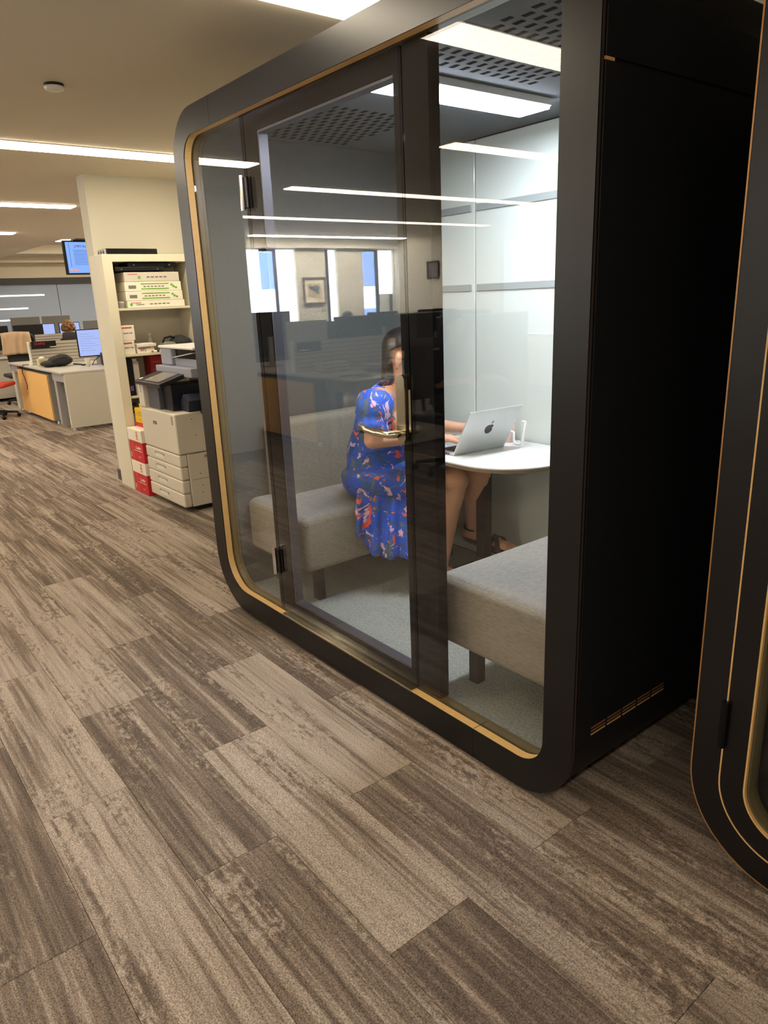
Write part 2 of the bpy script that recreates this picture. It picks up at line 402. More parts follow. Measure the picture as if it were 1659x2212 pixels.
struct('trim_3', box((WX-.1, -7.245, .75), (WX-.04, -7.2, zt)), FRM)
struct('trim_9', box((WX-.1, -6.125, .75), (WX-.04, -6.10, zt)), FRM)
struct('trim_4', box((WX-.1, -5.07, .75), (WX-.04, -5.03, zt)), FRM)
struct('trim_5', box((-7.9, -7.6, 2.3), (-7.75, -4.2, 2.34)), WALL)

# building across the street
bt = thing('building', 'pale blue-grey office facade seen through the windows', 'building', (-16, -8, 0))
put('wall', box((-18, -16, -8), (-16.2, -2, 14)), mat('facade_pale', (176, 186, 206), .8), bt)
PN = mat('facade_glass_blue', (70, 96, 150), .15)
pnm = bpy.data.meshes.new('window'); q = box((-.03, -.42, -.7), (.04, .42, .7), .01, 1); q.to_mesh(pnm); q.free(); pnm.materials.append(PN)
for j in range(10):
    for k in range(-1, 5):
        o = bpy.data.objects.new('window', pnm); COL.objects.link(o); o.parent = bt; o.location = (-.2, -6.6+j*1.25, k*2.1+.4)

# ---- far end wall: dark header over grey-blue glazing
FW = -14.0
struct('wall_far', box((FW-.15, 1.92, 2.13), (FW, 7.6, 2.8)), CEIL, 'white bulkhead over the glazed wall')
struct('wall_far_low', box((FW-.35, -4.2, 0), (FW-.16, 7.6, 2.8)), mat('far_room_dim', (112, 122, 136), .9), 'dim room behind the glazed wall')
struct('trim_6', box((FW-.1, -4.2, 2.0), (FW+.03, 7.6, 2.13)), mat('header_black', (26, 26, 30), .4), 'black header rail')
struct('trim_7', box((-13.6, 1.92, 2.42), (FW, 7.6, 2.55)), CEIL)
struct('trim_8', box((-13.0, 1.92, 2.55), (FW, 7.6, 2.72)), CEIL)
gm = mat('glazing_grey_blue', (158, 172, 196), .04, spec=.9)
for i in range(7):
    y0 = -2.4+i*1.4
    struct('window_%d' % (12+i), box((FW-.06, y0+.006, 0), (FW-.03, y0+1.394, 2.0)), gm, 'grey-blue glazing panel of the far wall')
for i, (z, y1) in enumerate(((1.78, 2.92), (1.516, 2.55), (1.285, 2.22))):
    t = thing('light_bar', ['top slim light bar on the grey-blue glazed wall', 'middle slim light bar on the glazed wall', 'lowest slim light bar on the glazed wall'][i], 'wall light', (FW, 1.8, z), 'slim light bars on the glazed wall')  # glowing lines added for ceiling lights seen in the glass; no fittings there
    put('housing', box((FW-.029, .9, z-.018), (FW-.012, y1, z+.018)), mat('bar_housing', (200, 200, 198), .5), t); put('diffuser', box((FW-.012, .91, z-.014), (FW-.004, y1-.01, z+.014)), emis('bar_diffuser', (255, 244, 220), 1.2), t)  # housing and diffuser only draw the light line and its pale rim
struct('wall_side_far', box((-19, 7.5, 0), (6.6, 7.6, 2.8)), WALL)
struct('wall_far_side', box((-3.12, 3.0, 0), (-3.0, 7.5, ZC)), WALL)

# ---- ceiling lights
DIFF = emis('strip_diffuser', (255, 238, 210), STRIP)
ALU = mat('white_housing', (236, 232, 224), .5)
def strip(x, y0, y1, w, label, z=ZC, dm=None):
    t = thing('ceiling_strip_light', label, 'ceiling light', (x, (y0+y1)/2, z), 'linear ceiling lights')
    put('housing', box((x-w/2-.008, y0-.01, z-.006), (x+w/2+.008, y1+.01, z+.0), 0), ALU, t)
    n = max(1, int((y1-y0)/1.6)); L = (y1-y0)/n
    for i in range(n): put('diffuser', box((x-w/2, y0+i*L+.003, z-.016), (x+w/2, y0+(i+1)*L-.003, z-.0065)), dm or DIFF, t)
    return t
strip(.84, -1.6, 1.42, .19, 'wide linear ceiling light right above the near meeting pod')
strip(-2.05, -1.46, 1.42, .19, 'linear ceiling light running past the pod corner above the printer')
strip(-4.85, -1.4, 1.02, .2, 'linear ceiling light ending at the cream wall end')
strip(-7.72, -2.0, 1.08, .2, 'short visible end of linear light above the maple desk')
strip(-10.5, -2.0, 1.0, .2, 'farthest linear light under the low ceiling')
strip(-4.85, 2.3, 6.8, .2, 'linear light hidden behind the cream wall end')  # unseen strip added to brighten the far desk ends
strip(-7.3, 2.3, 6.5, .3, 'linear light over the middle of the higher bay', 2.72)  # likewise added as fill light for the dim far desks
strip(-9.6, 2.15, 5.5, .3, 'linear light in the higher bay beside the television', 2.72)
strip(-11.9, 2.1, 6.0, .3, 'long bright linear light in the higher bay nearest the far wall', 2.72)
for x, a, b in ((-.8, -6.5, -2.3), (-2.92, -7.0, -2.3), (-5.12, -7.2, -2.9), (-7.35, -7.4, -4.3), (1.4, -6.5, -2.6), (3.7, -6.5, -.5)):
    strip(x, a, b, .16, {-.8: 'thin linear light reflected in the upper right pane', -2.92: 'linear light reflected across the pod door', -5.12: 'third reflected linear light row toward the windows', -7.35: 'linear light next to the window wall', 1.4: 'linear light over the aisle behind the camera', 3.7: 'linear light above the camera'}[x], dm=emis('cove_diffuser', (255, 244, 228), 75) if x == -7.35 else None)
sd = thing('smoke_detector', 'small round white smoke detector on the ceiling', 'smoke detector', (-.64, -.26, ZC))
put('base', lathe((-.64, -.26, ZC-.012), [(.042, 0), (.044, .012)], 24), DK, sd)
put('cover', lathe((-.64, -.26, ZC-.03), [(.024, 0), (.04, .006), (.045, .018)], 28), ALU, sd, smooth=True)

# ================================================================== POD (near)
W_, H_, ZB = 2.172, 2.22, .015
pod = thing('meeting_pod', 'black glass-fronted meeting pod with woman working inside', 'office pod', (W_/2, .6, 0))
BL = .068      # the lower left corner is drawn a little rounder
def fr(i, z0=ZB):
    return rr(i, W_-i, ZB+i, H_-i, max(.2-i, .02), 10, max(.2-i, .02)+BL)
of = fr(0); inn = fr(.102)
put('front_frame', ring(of, inn, 0, .004), BLK, pod)
put('frame_edge', ring(of, fr(.1), .004, .012), mat('edge_brown', (62, 52, 46), .5), pod)
put('inner_trim', ring(fr(.09), fr(.1022), .0045, .0335), OAK, pod)
put('gasket', ring(fr(.09), fr(.1024), .0425, .078), mat('gasket_olive', (92, 84, 60), .35), pod)
for nm, x, za, zb in (('seam', .371, H_-.1, H_-.002), ('seam', 1.79, ZB+.002, .116)):
    put(nm, box((x-.001, -.0006, za), (x+.001, .002, zb)), DK, pod)
put('seam', box((1.789, .006, .117), (1.791, .064, .1178)), DK, pod)
# shell: rounded tube, deep 1.28
sh = ring(fr(.006), fr(.05), .012, 1.28)
put('shell', sh, BLKS, pod)
put('plinth', box((.35, .08, 0), (W_-.35, 1.2, ZB+.01)), DK, pod)
X1 = W_-.006
put('side_panel', box((X1-.001, .022, .334), (X1+.005, 1.27, 1.908), .001, 1), BLKS, pod)
put('brass_tab', box((X1+.001, .0205, 1.9085), (X1+.0055, .052, 1.915)), OAK, pod)
put('side_panel', box((X1-.001, .022, 1.916), (X1+.005, 1.27, 2.01), .001, 1), BLKS, pod)
# vent: 3 rows x 5 slots in brass tones, bottom row paler
for r_ in range(3):
    z = .245+r_*.0105
    for c2 in range(5):
        y = .092+c2*.0755
        put('vent_slot', box((X1-.0005, y, z-.002), (X1+.0014, y+.066, z+.002)), OAK if r_ == 0 else GOLD, pod)
# interior lining
lin_ = ring(rr(.056, W_-.056, .072, H_-.056, .15, 10, .21), rr(.1, W_-.1, .1, 2.135, .1), .079, 1.215)
put('lining', lin_, FELT, pod)
put('ceiling_panel', box((.2, .078, 2.128), (W_-.2, 1.2, 2.134)), PODC, pod)
put('pod_carpet', box((.115, .078, .1), (W_-.115, 1.2, .108)), PODF, pod)
for a, b in ((.12, .617), (.625, W_-.12)):
    put('back_panel', box((a, 1.203, .11), (b, 1.214, 2.125), .002, 1), BPAN, pod)
for z in (1.835, 1.475):
    for a, b in ((.125, .6), (.636, W_-.125)):
        put('back_rail', box((a, 1.196, z-.016), (b, 1.2025, z+.016), .002, 1), BAND, pod)
put('back_closure', box((.06, 1.2145, .06), (W_-.06, 1.27, H_-.06)), DK, pod)
# perforation slots in the ceiling panel, two fields
pf = bmesh.new()
for f0, f1 in ((1.36, 2.0), (.25, .85)):
    for i in range(int((f1-f0)/.052)):
        for j in range(12):
            y = .18+j*.046+(.0 if i % 2 else .023)
            if 1.1 < f0+i*.052 < 1.33: continue
            box((f0+i*.052, y, 2.1272), (f0+i*.052+.034, y+.017, 2.1285), bm=pf)
o = put('perforation_slots', pf, mat('slot_black', (36, 38, 40), 1., spec=0.), pod); o['kind'] = 'stuff'
lm = put('pod_lamp', box((1.13, .12, 2.098), (1.29, .93, 2.127), .004, 1), ALU, pod)
put('lamp_diffuser', box((1.137, .127, 2.09), (1.283, .923, 2.0985)), emis('pod_lamp_light', (235, 243, 255), PODLAMP), pod, lm)
# glazing
GY = .034
put('fixed_pane', box((.104, GY, .118), (.556, GY+.008, 2.118)), GL, pod)
put('fixed_pane', box((1.486, GY, .118), (W_-.104, GY+.008, 2.118)), GL, pod)
put('pane_border', box((.53, GY+.009, .12), (.556, GY+.05, 2.116)), FRIT, pod)
put('pane_border', box((1.486, GY+.009, .12), (1.592, GY+.05, 2.116)), FRIT, pod)
for a, b in ((.104, 1.3), (W_-.3, W_-.104)): pass
door = put('door', ring(rr(.562, 1.48, .124, 2.114, .004, 2), rr(.652, 1.444, .172, 2.052, .004, 2), GY+.009, GY+.05), FRIT, pod)
put('door_glass', box((.562, GY, .124), (1.48, GY+.008, 2.114)), GL, pod, door)
put('inner_door_frame', ring(rr(.6525, 1.4435, .1725, 2.0515, .004, 2), rr(.662, 1.441, .181, 2.043, .004, 2), GY+.012, GY+.05), mat('door_metal_grey', (70, 70, 78), .4, metal=.3), pod, door)
for z in (1.85, .355):
    h = put('hinge', tube([(.553, GY-.016, z-.062), (.553, GY-.016, z+.062)], .0095, 14), mat('chrome', (220, 220, 222), .12, metal=1.), pod, door, smooth=False)
    put('hinge_plate', box((.556, GY-.012, z-.055), (.585, GY-.0005, z+.055), .002, 1), mat('hinge_black', (22, 22, 24), .25, metal=.6), pod, door)
hp = bmesh.new()
pl = rr(1.434, 1.476, 1.0, 1.215, .018, 6)
put('handle_plate', prism(pl, GY-.012, GY-.0005, 'y', hp), STEEL, pod, door, smooth=False)
hv = tube([(1.462, GY-.008, 1.03), (1.46, GY-.045, 1.03), (1.445, GY-.056, 1.03), (1.38, GY-.06, 1.031), (1.33, GY-.056, 1.034), (1.285, GY-.05, 1.04)], [.011, .012, .012, .012, .0115, .010], 12)
put('handle_lever', hv, STEEL, pod, door, smooth=True)
put('lock_box', box((1.446, GY+.051, .93), (1.478, GY+.075, 1.21), .003, 1), mat('lock_dark', (40, 38, 36), .4), pod, door)
put('inner_lever', box((1.484, GY-.004, 1.035), (1.494, GY-.0005, 1.17), .002, 1), STEEL, pod, door)
put('threshold', box((.60, .0046, .1175), (1.482, .062, .1215), .001, 1), STEEL, pod)

# ---- benches
def bench(x0, x1, xb0, xb1, label):
    t = thing('sofa_bench', label, 'bench', ((x0+x1)/2, .66, .108), None)
    y0, y1 = .13, 1.17
    s = put('seat', box((x0, y0, .28), (x1, y1, .53), .03, 4), SOFA, t, smooth=True)
    put('seat_cushion_top', box((x0+.012, y0+.012, .49), (x1-.012, y1-.012, .536), .022, 4), SOFAT, t, smooth=True)
    r = [(x0+.004, y0+.004), (x1-.004, y0+.004), (x1-.004, y1-.004), (x0+.004, y1-.004), (x0+.004, y0+.004)]
    put('piping', tube([(a, b, .5) for a, b in r], .0028, 6), mat('piping_grey', (112, 108, 100), .9), t, s)
    put('backrest', box((xb0, y0+.115, .5), (xb1, y1-.01, .905), .035, 4), SOFA, t, smooth=True)
    for lx in (x0+.09, x1-.09):
        for ly in (.24, 1.06): put('leg', box((lx-.02, ly-.02, .1085), (lx+.02, ly+.02, .281)), DK, t)
    return t
bench(.112, .64, .112, .235, 'grey woven bench on the left that the woman sits on')
bench(1.485, 2.058, 1.94, 2.058, 'grey woven bench on the right, empty, close to the glass')

# ---- table
tb = thing('pod_table', 'white oval-cornered table with black post inside the pod', 'table', (.99, .92, .108))
TY0, TY1, TX0, TX1, RC = .645, 1.19, .60, 1.375, .27
poly = [(TX0+.12, TY1), (TX0, TY1-.12)] if False else []
for cx, cyy, a0, r in ((TX1-RC, TY0+RC, -PI/2, RC),):
    poly += [(cx+r*math.cos(a0+PI/2*k/14), cyy+r*math.sin(a0+PI/2*k/14)) for k in range(15)]
poly += [(TX1, TY1), (TX0, TY1)]
poly += [(TX0+RC+RC*math.cos(PI+PI/2*k/14), TY0+RC+RC*math.sin(PI+PI/2*k/14)) for k in range(15)]
put('table_edge', prism(poly, .742, .757), mat('table_edge_brown', (120, 104, 78), .5), tb)
put('tabletop', prism(poly, .757, .762), WHT, tb)
put('post', box((.888, .93, .118), (.945, .985, .742), .004, 1), DK, tb)
put('foot_plate', box((.72, .72, .1085), (1.12, 1.08, .118), .003, 1), DK, tb)
put('under_desk_module', lathe((1.24, .83, .742), [(.02, -.03), (.042, -.024), (.055, -.008), (.057, -.0005)], 22), mat('module_grey', (120, 120, 122), .4), tb, smooth=True)

# ---- laptop
lp = thing('laptop', 'open silver laptop on the pod table', 'laptop', (.86, .9, .762))
SIL = mat('laptop_aluminium', (214, 216, 214), .35, metal=.35)
ang = math.radians(-4.5)
RL = Matrix.Rotation(ang, 4, 'Z'); LO = Vector((.955, .89, .762))
def lpt(bm):
    bmesh.ops.transform(bm, matrix=Matrix.Translation(LO) @ RL, verts=bm.verts); return bm
base = put('base', lpt(box((-.218, -.152, .001), (0, .152, .0125), .004, 2)), SIL, lp)
kb = box((-.125, -.13, .0122), (-.015, .13, .0129))
kbd = put('keyboard', lpt(kb), DK, lp, base)
ks = bmesh.new()
for i in range(5):
    for j in range(13): box((-.121+i*.021, -.127+j*.0196, .0127), (-.104+i*.021, -.111+j*.0196, .0137), bm=ks)
o = put('keys', lpt(ks), mat('key_black', (34, 34, 36), .5), lp, base); o['kind'] = 'stuff'
put('trackpad', lpt(box((-.208, -.06, .0122), (-.132, .06, .0128))), mat('trackpad_grey', (190, 192, 192), .3, metal=.3), lp, base)
for j, (a, b) in enumerate(((-.04, -.031), (-.055, -.047), (-.11, -.08))):
    put('port', lpt(box((a, -.1525, .004), (b, -.151, .0085))), DK, lp, base)
tilt = Matrix.Rotation(math.radians(30), 4, 'Y')
def lid(bm):
    bmesh.ops.transform(bm, matrix=tilt, verts=bm.verts); bmesh.ops.translate(bm, verts=bm.verts, vec=(0, 0, .009)); return lpt(bm)
ld = put('lid', lid(box((-.003, -.152, .0), (.003, .152, .226), .0028, 2)), SIL, lp)
put('screen', lid(box((-.0036, -.143, .012), (-.003, .143, .218))), mat('screen_lit', (40, 44, 52), .1, emit=((180, 200, 230), .3)), lp, ld)
# bitten-fruit mark on the lid
def disc_poly(cx, cz, r, n=20): return [(cx+r*math.cos(2*PI*k/n), cz+r*math.sin(2*PI*k/n)) for k in range(n)]
out = []
for k in range(48):
    a = 2*PI*k/48; r = .019*(1+.10*math.cos(2*a)*0 + .05*math.cos(3*(a-PI/2))*-1)
    y, z = r*math.cos(a)*.98, r*math.sin(a)
    if abs(math.cos(a)) < .28 and z > 0: z -= .0022*(1-abs(math.cos(a))/.28)
    if abs(math.cos(a)) < .22 and z < 0: z += .0012*(1-abs(math.cos(a))/.22)
    d = math.hypot(y-.0225, z-.0025)
    if d < .0095: s = .0095/d; y = .0225+(y-.0225)*s; z = .0025+(z-.0025)*s
    out.append((y*1.32, z*1.32+.118))
MK = mat('mark_black', (24, 26, 30), .1)
put('mark', lid(prism(out, .0029, .0036, 'x')), MK, lp, ld)
leaf = [(.001*1.32, .148), (.002*1.32, .154), (.006*1.32, .160), (.0095*1.32, .1612), (.009*1.32, .155), (.006*1.32, .150)]
put('mark_leaf', lid(prism(leaf, .0029, .0036, 'x')), MK, lp, ld)

# cup and white holder behind the laptop
cp = thing('cup', 'blush pink cup behind the laptop lid', 'cup', (.90, 1.135, .762))
put('body', lathe((.90, 1.135, .7621), [(.03, 0), (.034, .004), (.036, .085), (.033, .085), (.031, .01)], 24), mat('blush_ceramic', (214, 184, 170), .5), cp, smooth=True)
hd = thing('phone_holder', 'small white bent wire holder on the table by the back panel', 'holder', (.985, 1.12, .762))
put('wire', tube([(.985, 1.14, .768), (.985, 1.14, .86), (.99, 1.14, .868), (1.01, 1.135, .868), (1.016, 1.13, .86), (1.016, 1.11, .775), (1.008, 1.1, .768), (.985, 1.1, .768), (.972, 1.1, .78), (.972, 1.1, .82), (.95, 1.1, .825)], .006, 8), WHT, hd, smooth=True)

# ================================================================== WOMAN
def remeshed(name, bm, m, root, voxel, parent=None, smooth_it=6):
    o = put(name, bm, m, root, parent, smooth=True)
    r = o.modifiers.new('r', 'REMESH'); r.mode = 'VOXEL'; r.voxel_size = voxel; r.use_smooth_shade = True
    s = o.modifiers.new('s', 'SMOOTH'); s.factor = .5; s.iterations = smooth_it
    return o
def hand(bm, wrist, palm_c, dirv, palm_n, thumb_side, curl=.35, s=1.):
    """palm plus five bent fingers; dirv = finger direction, palm_n = back-of-hand normal"""
    d = Vector(dirv).normalized(); n = Vector(palm_n).normalized(); n = (n-d*n.dot(d)).normalized(); sd = d.cross(n) * thumb_side
    wr, pc = Vector(wrist), Vector(palm_c)
    capsule(wr, pc, .024*s, .03*s, bm, flat=.6, side=n)
    for k, (off, L) in enumerate(((.030, .068), (.011, .076), (-.009, .071), (-.028, .055))):
        b = pc+sd*off*s+d*.02*s; capsule(pc-d*.02*s+sd*off*.6*s, b+d*.012*s, .0135*s, .0095*s, bm, n=10)
        dd = d.copy(); p = b+d*.01*s
        for seg, fr in enumerate((.45, .32, .23)):
            dd = (dd - n*(curl*(.5+.5*seg))).normalized(); q = p+dd*L*fr*s
            capsule(p, q, .0083*s-.0005*seg, .0078*s-.0006*seg, bm, n=10); p = q
        tips.append((p.copy(), dd.copy(), n.copy()))
    t0 = pc+sd*.026*s-d*.028*s; t1 = t0+(sd*.030+d*.022-n*.006)*s; t2 = t1+(sd*.008+d*.028-n*.012)*s
    capsule(t0, t1, .013*s, .0105*s, bm, n=10); capsule(t1, t2, .0105*s, .009*s, bm, n=10)
tips = []
wm = thing('person', 'seated woman in blue floral dress typing on a silver laptop', 'person', (.6, .6, .54))
bb = bmesh.new()
hipN, hipF = Vector((.60, .52, .63)), Vector((.60, .70, .63))
kneeN, kneeF = Vector((.925, .775, .645)), Vector((.93, .915, .66))
ankN, ankF = Vector((.78, .80, .165)), Vector((.775, 1.02, .315))
shN, shF = Vector((.765, .455, 1.035)), Vector((.715, .735, 1.03))
elN, wrN = Vector((.80, .40, .865)), Vector((.885, .70, .845)) 
# pelvis, torso, neck
ball((.585, .61, .63), (.125, .165, .10), bb, 20)
ball((.63, .61, .76), (.098, .135, .12), bb, 20)
ball((.68, .61, .90), (.108, .145, .13), bb, 20)
ball((.725, .61, 1.0), (.085, .15, .075), bb, 20)
capsule(shN, shF, .048, .048, bb)
capsule((.76, .61, 1.04), (.80, .61, 1.13), .056, .05, bb)
# breasts
ball((.775, .555, .925), (.05, .055, .055), bb, 14); ball((.775, .665, .925), (.05, .055, .055), bb, 14)
# legs
for h_, k_, a_ in ((hipN, kneeN, ankN), (hipF, kneeF, ankF)):
    capsule(h_, k_, .088, .056, bb, 18)
    mid = k_.lerp(a_, .3)+Vector((-.018, 0, 0)); capsule(k_, mid, .052, .054, bb, 16); capsule(mid, a_, .053, .030, bb, 16)
# feet: near foot flat on the pod floor, far foot raised
def foot(a, toe, up_, bm):
    a, toe = Vector(a), Vector(toe); d = (toe-a); u = Vector(up_)
    heel = a-Vector((d.x, d.y, 0)).normalized()*.035-u*.022
    capsule(heel, a.lerp(toe, .35)-u*.012, .028, .032, bb, flat=1.0); capsule(a, a.lerp(toe, .55)-u*.01, .03, .026, bm)
    capsule(a.lerp(toe, .4)-u*.02, a.lerp(toe, .8)-u*.022, .034, .036, bm, flat=.55, side=u)
    sd = d.cross(u).normalized()
    for i in range(5):
        off = (-.028+.014*i); b = a.lerp(toe, .85)+sd*off-u*.026; L = (.042, .036, .032, .027, .022)[i]
        capsule(b, b+d.normalized()*L, (.0125, .0095, .009, .0085, .008)[i], (.011, .0085, .008, .0075, .007)[i], bm, n=10)
foot(ankN, (.93, .83, .155), (0, 0, 1), bb)
toeF = Vector((.99, 1.06, .285)); foot(ankF, toeF, (0, -.1, 1), bb)
# arms: near (right) arm forward, far (left) arm forward
elF, wrF = Vector((.80, .83, .84)), Vector((.83, .90, .85))
capsule(shN, elN, .045, .037, bb); capsule(elN, (.845, .54, .865), .037, .034, bb); capsule((.845, .54, .865), wrN, .034, .022, bb)
elF = Vector((.665, .825, .86)); capsule(shF, elF, .045, .037, bb); wrF = Vector((.80, .985, .835)); capsule(elF, wrF, .036, .022, bb)
hand(bb, wrN, Vector((.893, .765, .832)), (.0, 1, -.16), (0.05, 0, 1), 1, .42)
hand(bb, wrF, Vector((.842, .975, .822)), (.9, -.15, -.2), (0, 0, 1), -1, .42)
# head
HC = Vector((.815, .60, 1.205)); HS = Matrix.Rotation(math.radians(19), 3, 'Z') @ Matrix.Rotation(math.radians(8), 3, 'Y')
def hp_(x, y, z): return HC + HS @ Vector((x, y, z))
ball(hp_(-.008, 0, .03), (.094, .073, .083), bb, 24, HS)
ball(hp_(.026, 0, -.012), (.064, .062, .085), bb, 20, HS)
ball(hp_(.052, 0, -.078), (.034, .038, .026), bb, 16, HS)
capsule(hp_(-.01, 0, -.03), (.79, .605, 1.10), .058, .052, bb)
ball(hp_(.083, 0, -.002), (.014, .028, .018), bb, 12, HS)
capsule(hp_(.088, 0, .012), hp_(.106, 0, -.022), .008, .0125, bb, n=10)
ball(hp_(.084, 0, -.046), (.013, .023, .013), bb, 12, HS)
for sgn in (-1, 1):
    ball(hp_(.0, sgn*.078, -.010), (.018, .012, .032), bb, 12, HS)
    ball(hp_(.0, sgn*.076, -.036), (.011, .010, .013), bb, 10, HS)
    ball(hp_(.06, sgn*.042, -.016), (.022, .02, .022), bb, 10, HS)
body = remeshed('body', bb, SKIN, wm, .0048)
# face details
EYE = mat('eye_white', (236, 232, 226), .2); IRIS = mat('iris_brown', (50, 32, 22), .2); LIP = mat('lip_rose', (190, 92, 88), .4); NAIL = mat('nail_coral', (226, 84, 84), .25)
for sgn in (-1, 1):
    e_ = put('eye', ball(hp_(.076, sgn*.031, .012), .0125, seg=14), EYE, wm, body, smooth=True)
    put('iris', ball(hp_(.0865, sgn*.031, .011), .0045, seg=10), IRIS, wm, body, smooth=True)
    put('eyebrow', tube([hp_(.088, sgn*.014, .032), hp_(.09, sgn*.03, .037), hp_(.08, sgn*.047, .034)], [.0022, .003, .0015], 8), HAIR, wm, body)
    put('earring', ball(hp_(.0, sgn*.083, -.047), .004, seg=10), mat('gold_earring', (220, 180, 90), .2, metal=1.), wm, body)
put('lips', tube([hp_(.089, -.021, -.046), hp_(.0985, -.008, -.044), hp_(.0985, .008, -.044), hp_(.089, .021, -.046)], [.002, .0055, .0055, .002], 10), LIP, wm, body, smooth=True)
for i, (p, d, n) in enumerate(tips[:8]):
    put('fingernail', ball(p+n*.005+d*.004, (.0055, .0055, .0035), seg=8), NAIL, wm, body, smooth=True)
put('ring', lathe((.884, .802, .82), [(.0095, 0), (.0105, .002), (.0095, .004)], 14), mat('gold_earring', (220, 180, 90), .2, metal=1.), wm, body)
# hair: shell swept round the skull, tucked behind the ear, ending at the nape
hb = bmesh.new(); rows = 15; cols = 46; G = []
for i in range(rows):
    t = i/(rows-1); R = []
    for k in range(cols):
        th = 2*PI*k/cols; a = abs(((th+PI) % (2*PI))-PI)      # 0 = face, PI = back of head
        if a < 1.0: zb = .062
        elif a < 1.88: zb = .062-(a-1.0)/.88*.036
        elif a < 2.12: zb = .026-(a-1.88)/.24*.128
        else: zb = -.102-.01*math.sin(3*a)
        zt_ = .121; z = zt_+(zb-zt_)*t
        zz = min(1, max(-1, (z-.03)/.091)); prof = math.sqrt(max(0, 1-zz*zz)) if z > .03 else 1.0-.18*(.03-z)/.14
        rx = .103*(1 if math.cos(th) > 0 else 1.04); ry = .083
        wob = 1+.012*math.sin(9*th+3*t)+.01*math.sin(23*th)
        ex = 0 if z > .03 else -.012*(.03-z)/.14
        R.append(hb.verts.new(hp_(-.010+ex+rx*prof*math.cos(th)*wob, ry*prof*math.sin(th)*wob, z)))
    G.append(R)
for A, B in zip(G, G[1:]):
    for k in range(cols): hb.faces.new((A[k], A[(k+1) % cols], B[(k+1) % cols], B[k]))
hb.faces.new(G[0][::-1])
ho = put('hair', hb, HAIR, wm, body, smooth=True)
sm = ho.modifiers.new('s', 'SOLIDIFY'); sm.thickness = .012; sm.offset = 0; ho.modifiers.new('b', 'SUBSURF').levels = 1
# ---- dress material
def floral():
    m = bpy.data.materials.new('blue_floral_fabric'); m.use_nodes = True; nt = m.node_tree; N = nt.nodes; L = nt.links; p = N['Principled BSDF']
    p.inputs['Roughness'].default_value = .6; p.inputs['Sheen Weight'].default_value = .05
    tc = N.new('ShaderNodeTexCoord')
    def nz(s, det, off, dist=.6, rg=.55):
        mp = N.new('ShaderNodeMapping'); mp.inputs['Location'].default_value = (off, off*1.3, off*.7); L.new(tc.outputs['Object'], mp.inputs[0])
        n = N.new('ShaderNodeTexNoise'); n.inputs['Scale'].default_value = s; n.inputs['Detail'].default_value = det; n.inputs['Distortion'].default_value = dist; n.inputs['Roughness'].default_value = rg
        L.new(mp.outputs[0], n.inputs['Vector']); return n.outputs[0]
    def thr(v, a, b):
        n = N.new('ShaderNodeMapRange'); L.new(v, n.inputs[0]); n.inputs[1].default_value = a; n.inputs[2].default_value = b; return n.outputs[0]
    def mix(f, a, b):
        n = N.new('ShaderNodeMix'); n.data_type = 'RGBA'; L.new(f, n.inputs[0])
        if isinstance(a, tuple): n.inputs[6].default_value = (*lin(a), 1)
        else: L.new(a, n.inputs[6])
        n.inputs[7].default_value = (*lin(b), 1); return n.outputs[2]
    c = mix(thr(nz(14, 3, 3), .52, .56), (22, 84, 200), (40, 84, 140))
    c = mix(thr(nz(20, 4, 9, 1.2), .58, .60), c, (84, 104, 112))
    c = mix(thr(nz(13, 4, 21, 1.1, .62), .575, .588), c, (226, 186, 208))
    c = mix(thr(nz(17, 3, 37, .8), .64, .65), c, (240, 90, 64))
    L.new(c, p.inputs['Base Color'])
    b = N.new('ShaderNodeBump'); b.inputs['Strength'].default_value = .4; b.inputs['Distance'].default_value = .01; L.new(nz(9, 3, 50), b.inputs['Height']); L.new(b.outputs[0], p.inputs['Normal'])
    return m
FLO = floral()
dress = None
# bodice: open V at the chest
U0, V0 = Vector((1, 0, 0)), Vector((0, 1, 0))
def tiltU(d): return Vector((math.cos(d), 0, -math.sin(d)))
secs = []
for (cx, z, a, b, vv) in ((.585, .60, .150, .190, 0), (.60, .67, .142, .182, 0), (.60, .75, .148, .172, 0), (.618, .80, .140, .166, .02), (.645, .86, .138, .170, .12), (.678, .92, .138, .174, .30), (.71, .97, .112, .178, .50), (.73, 1.02, .088, .185, .80), (.745, 1.055, .068, .165, 1.05), (.755, 1.083, .058, .125, 1.15)):
    secs.append(((cx, .61, z), tiltU(.25), V0, a, b, (vv+.001, 2*PI-vv-.001), (lambda t, z=z: .012*math.sin(7*t+z*30)+.008*math.sin(13*t))))
bd = loft(secs, 56, closed=False)
dress = put('dress', bd, FLO, wm, body, smooth=True)
sm = dress.modifiers.new('s', 'SOLIDIFY'); sm.thickness = .006; sm.offset = 1
# puff sleeves ending above the elbow
def sleeve(sh, el, side):
    d = (el-sh).normalized(); u = d.cross(Vector((1, 0, 0))).normalized(); v = d.cross(u)
    ss = []
    for t, r in ((-.22, .040), (-.08, .072), (.12, .082), (.32, .080), (.5, .078), (.62, .066), (.70, .060), (.82, .066), (.95, .064), (1.02, .056)):
        ss.append((sh+d*t*(el-sh).length, u, v, r, r, None, (lambda a, t=t: .05*math.sin(9*a+t*4)*(.3+t)+.03*math.sin(15*a))))
    o = put('sleeve', loft(ss, 44, caps=False), FLO, wm, dress, smooth=True)
    s_ = o.modifiers.new('s', 'SOLIDIFY'); s_.thickness = .004
sleeve(shN+Vector((0, .0, .0)), elN+Vector((0, 0, .035)), -1); sleeve(shF, elF+Vector((0, 0, .035)), 1)
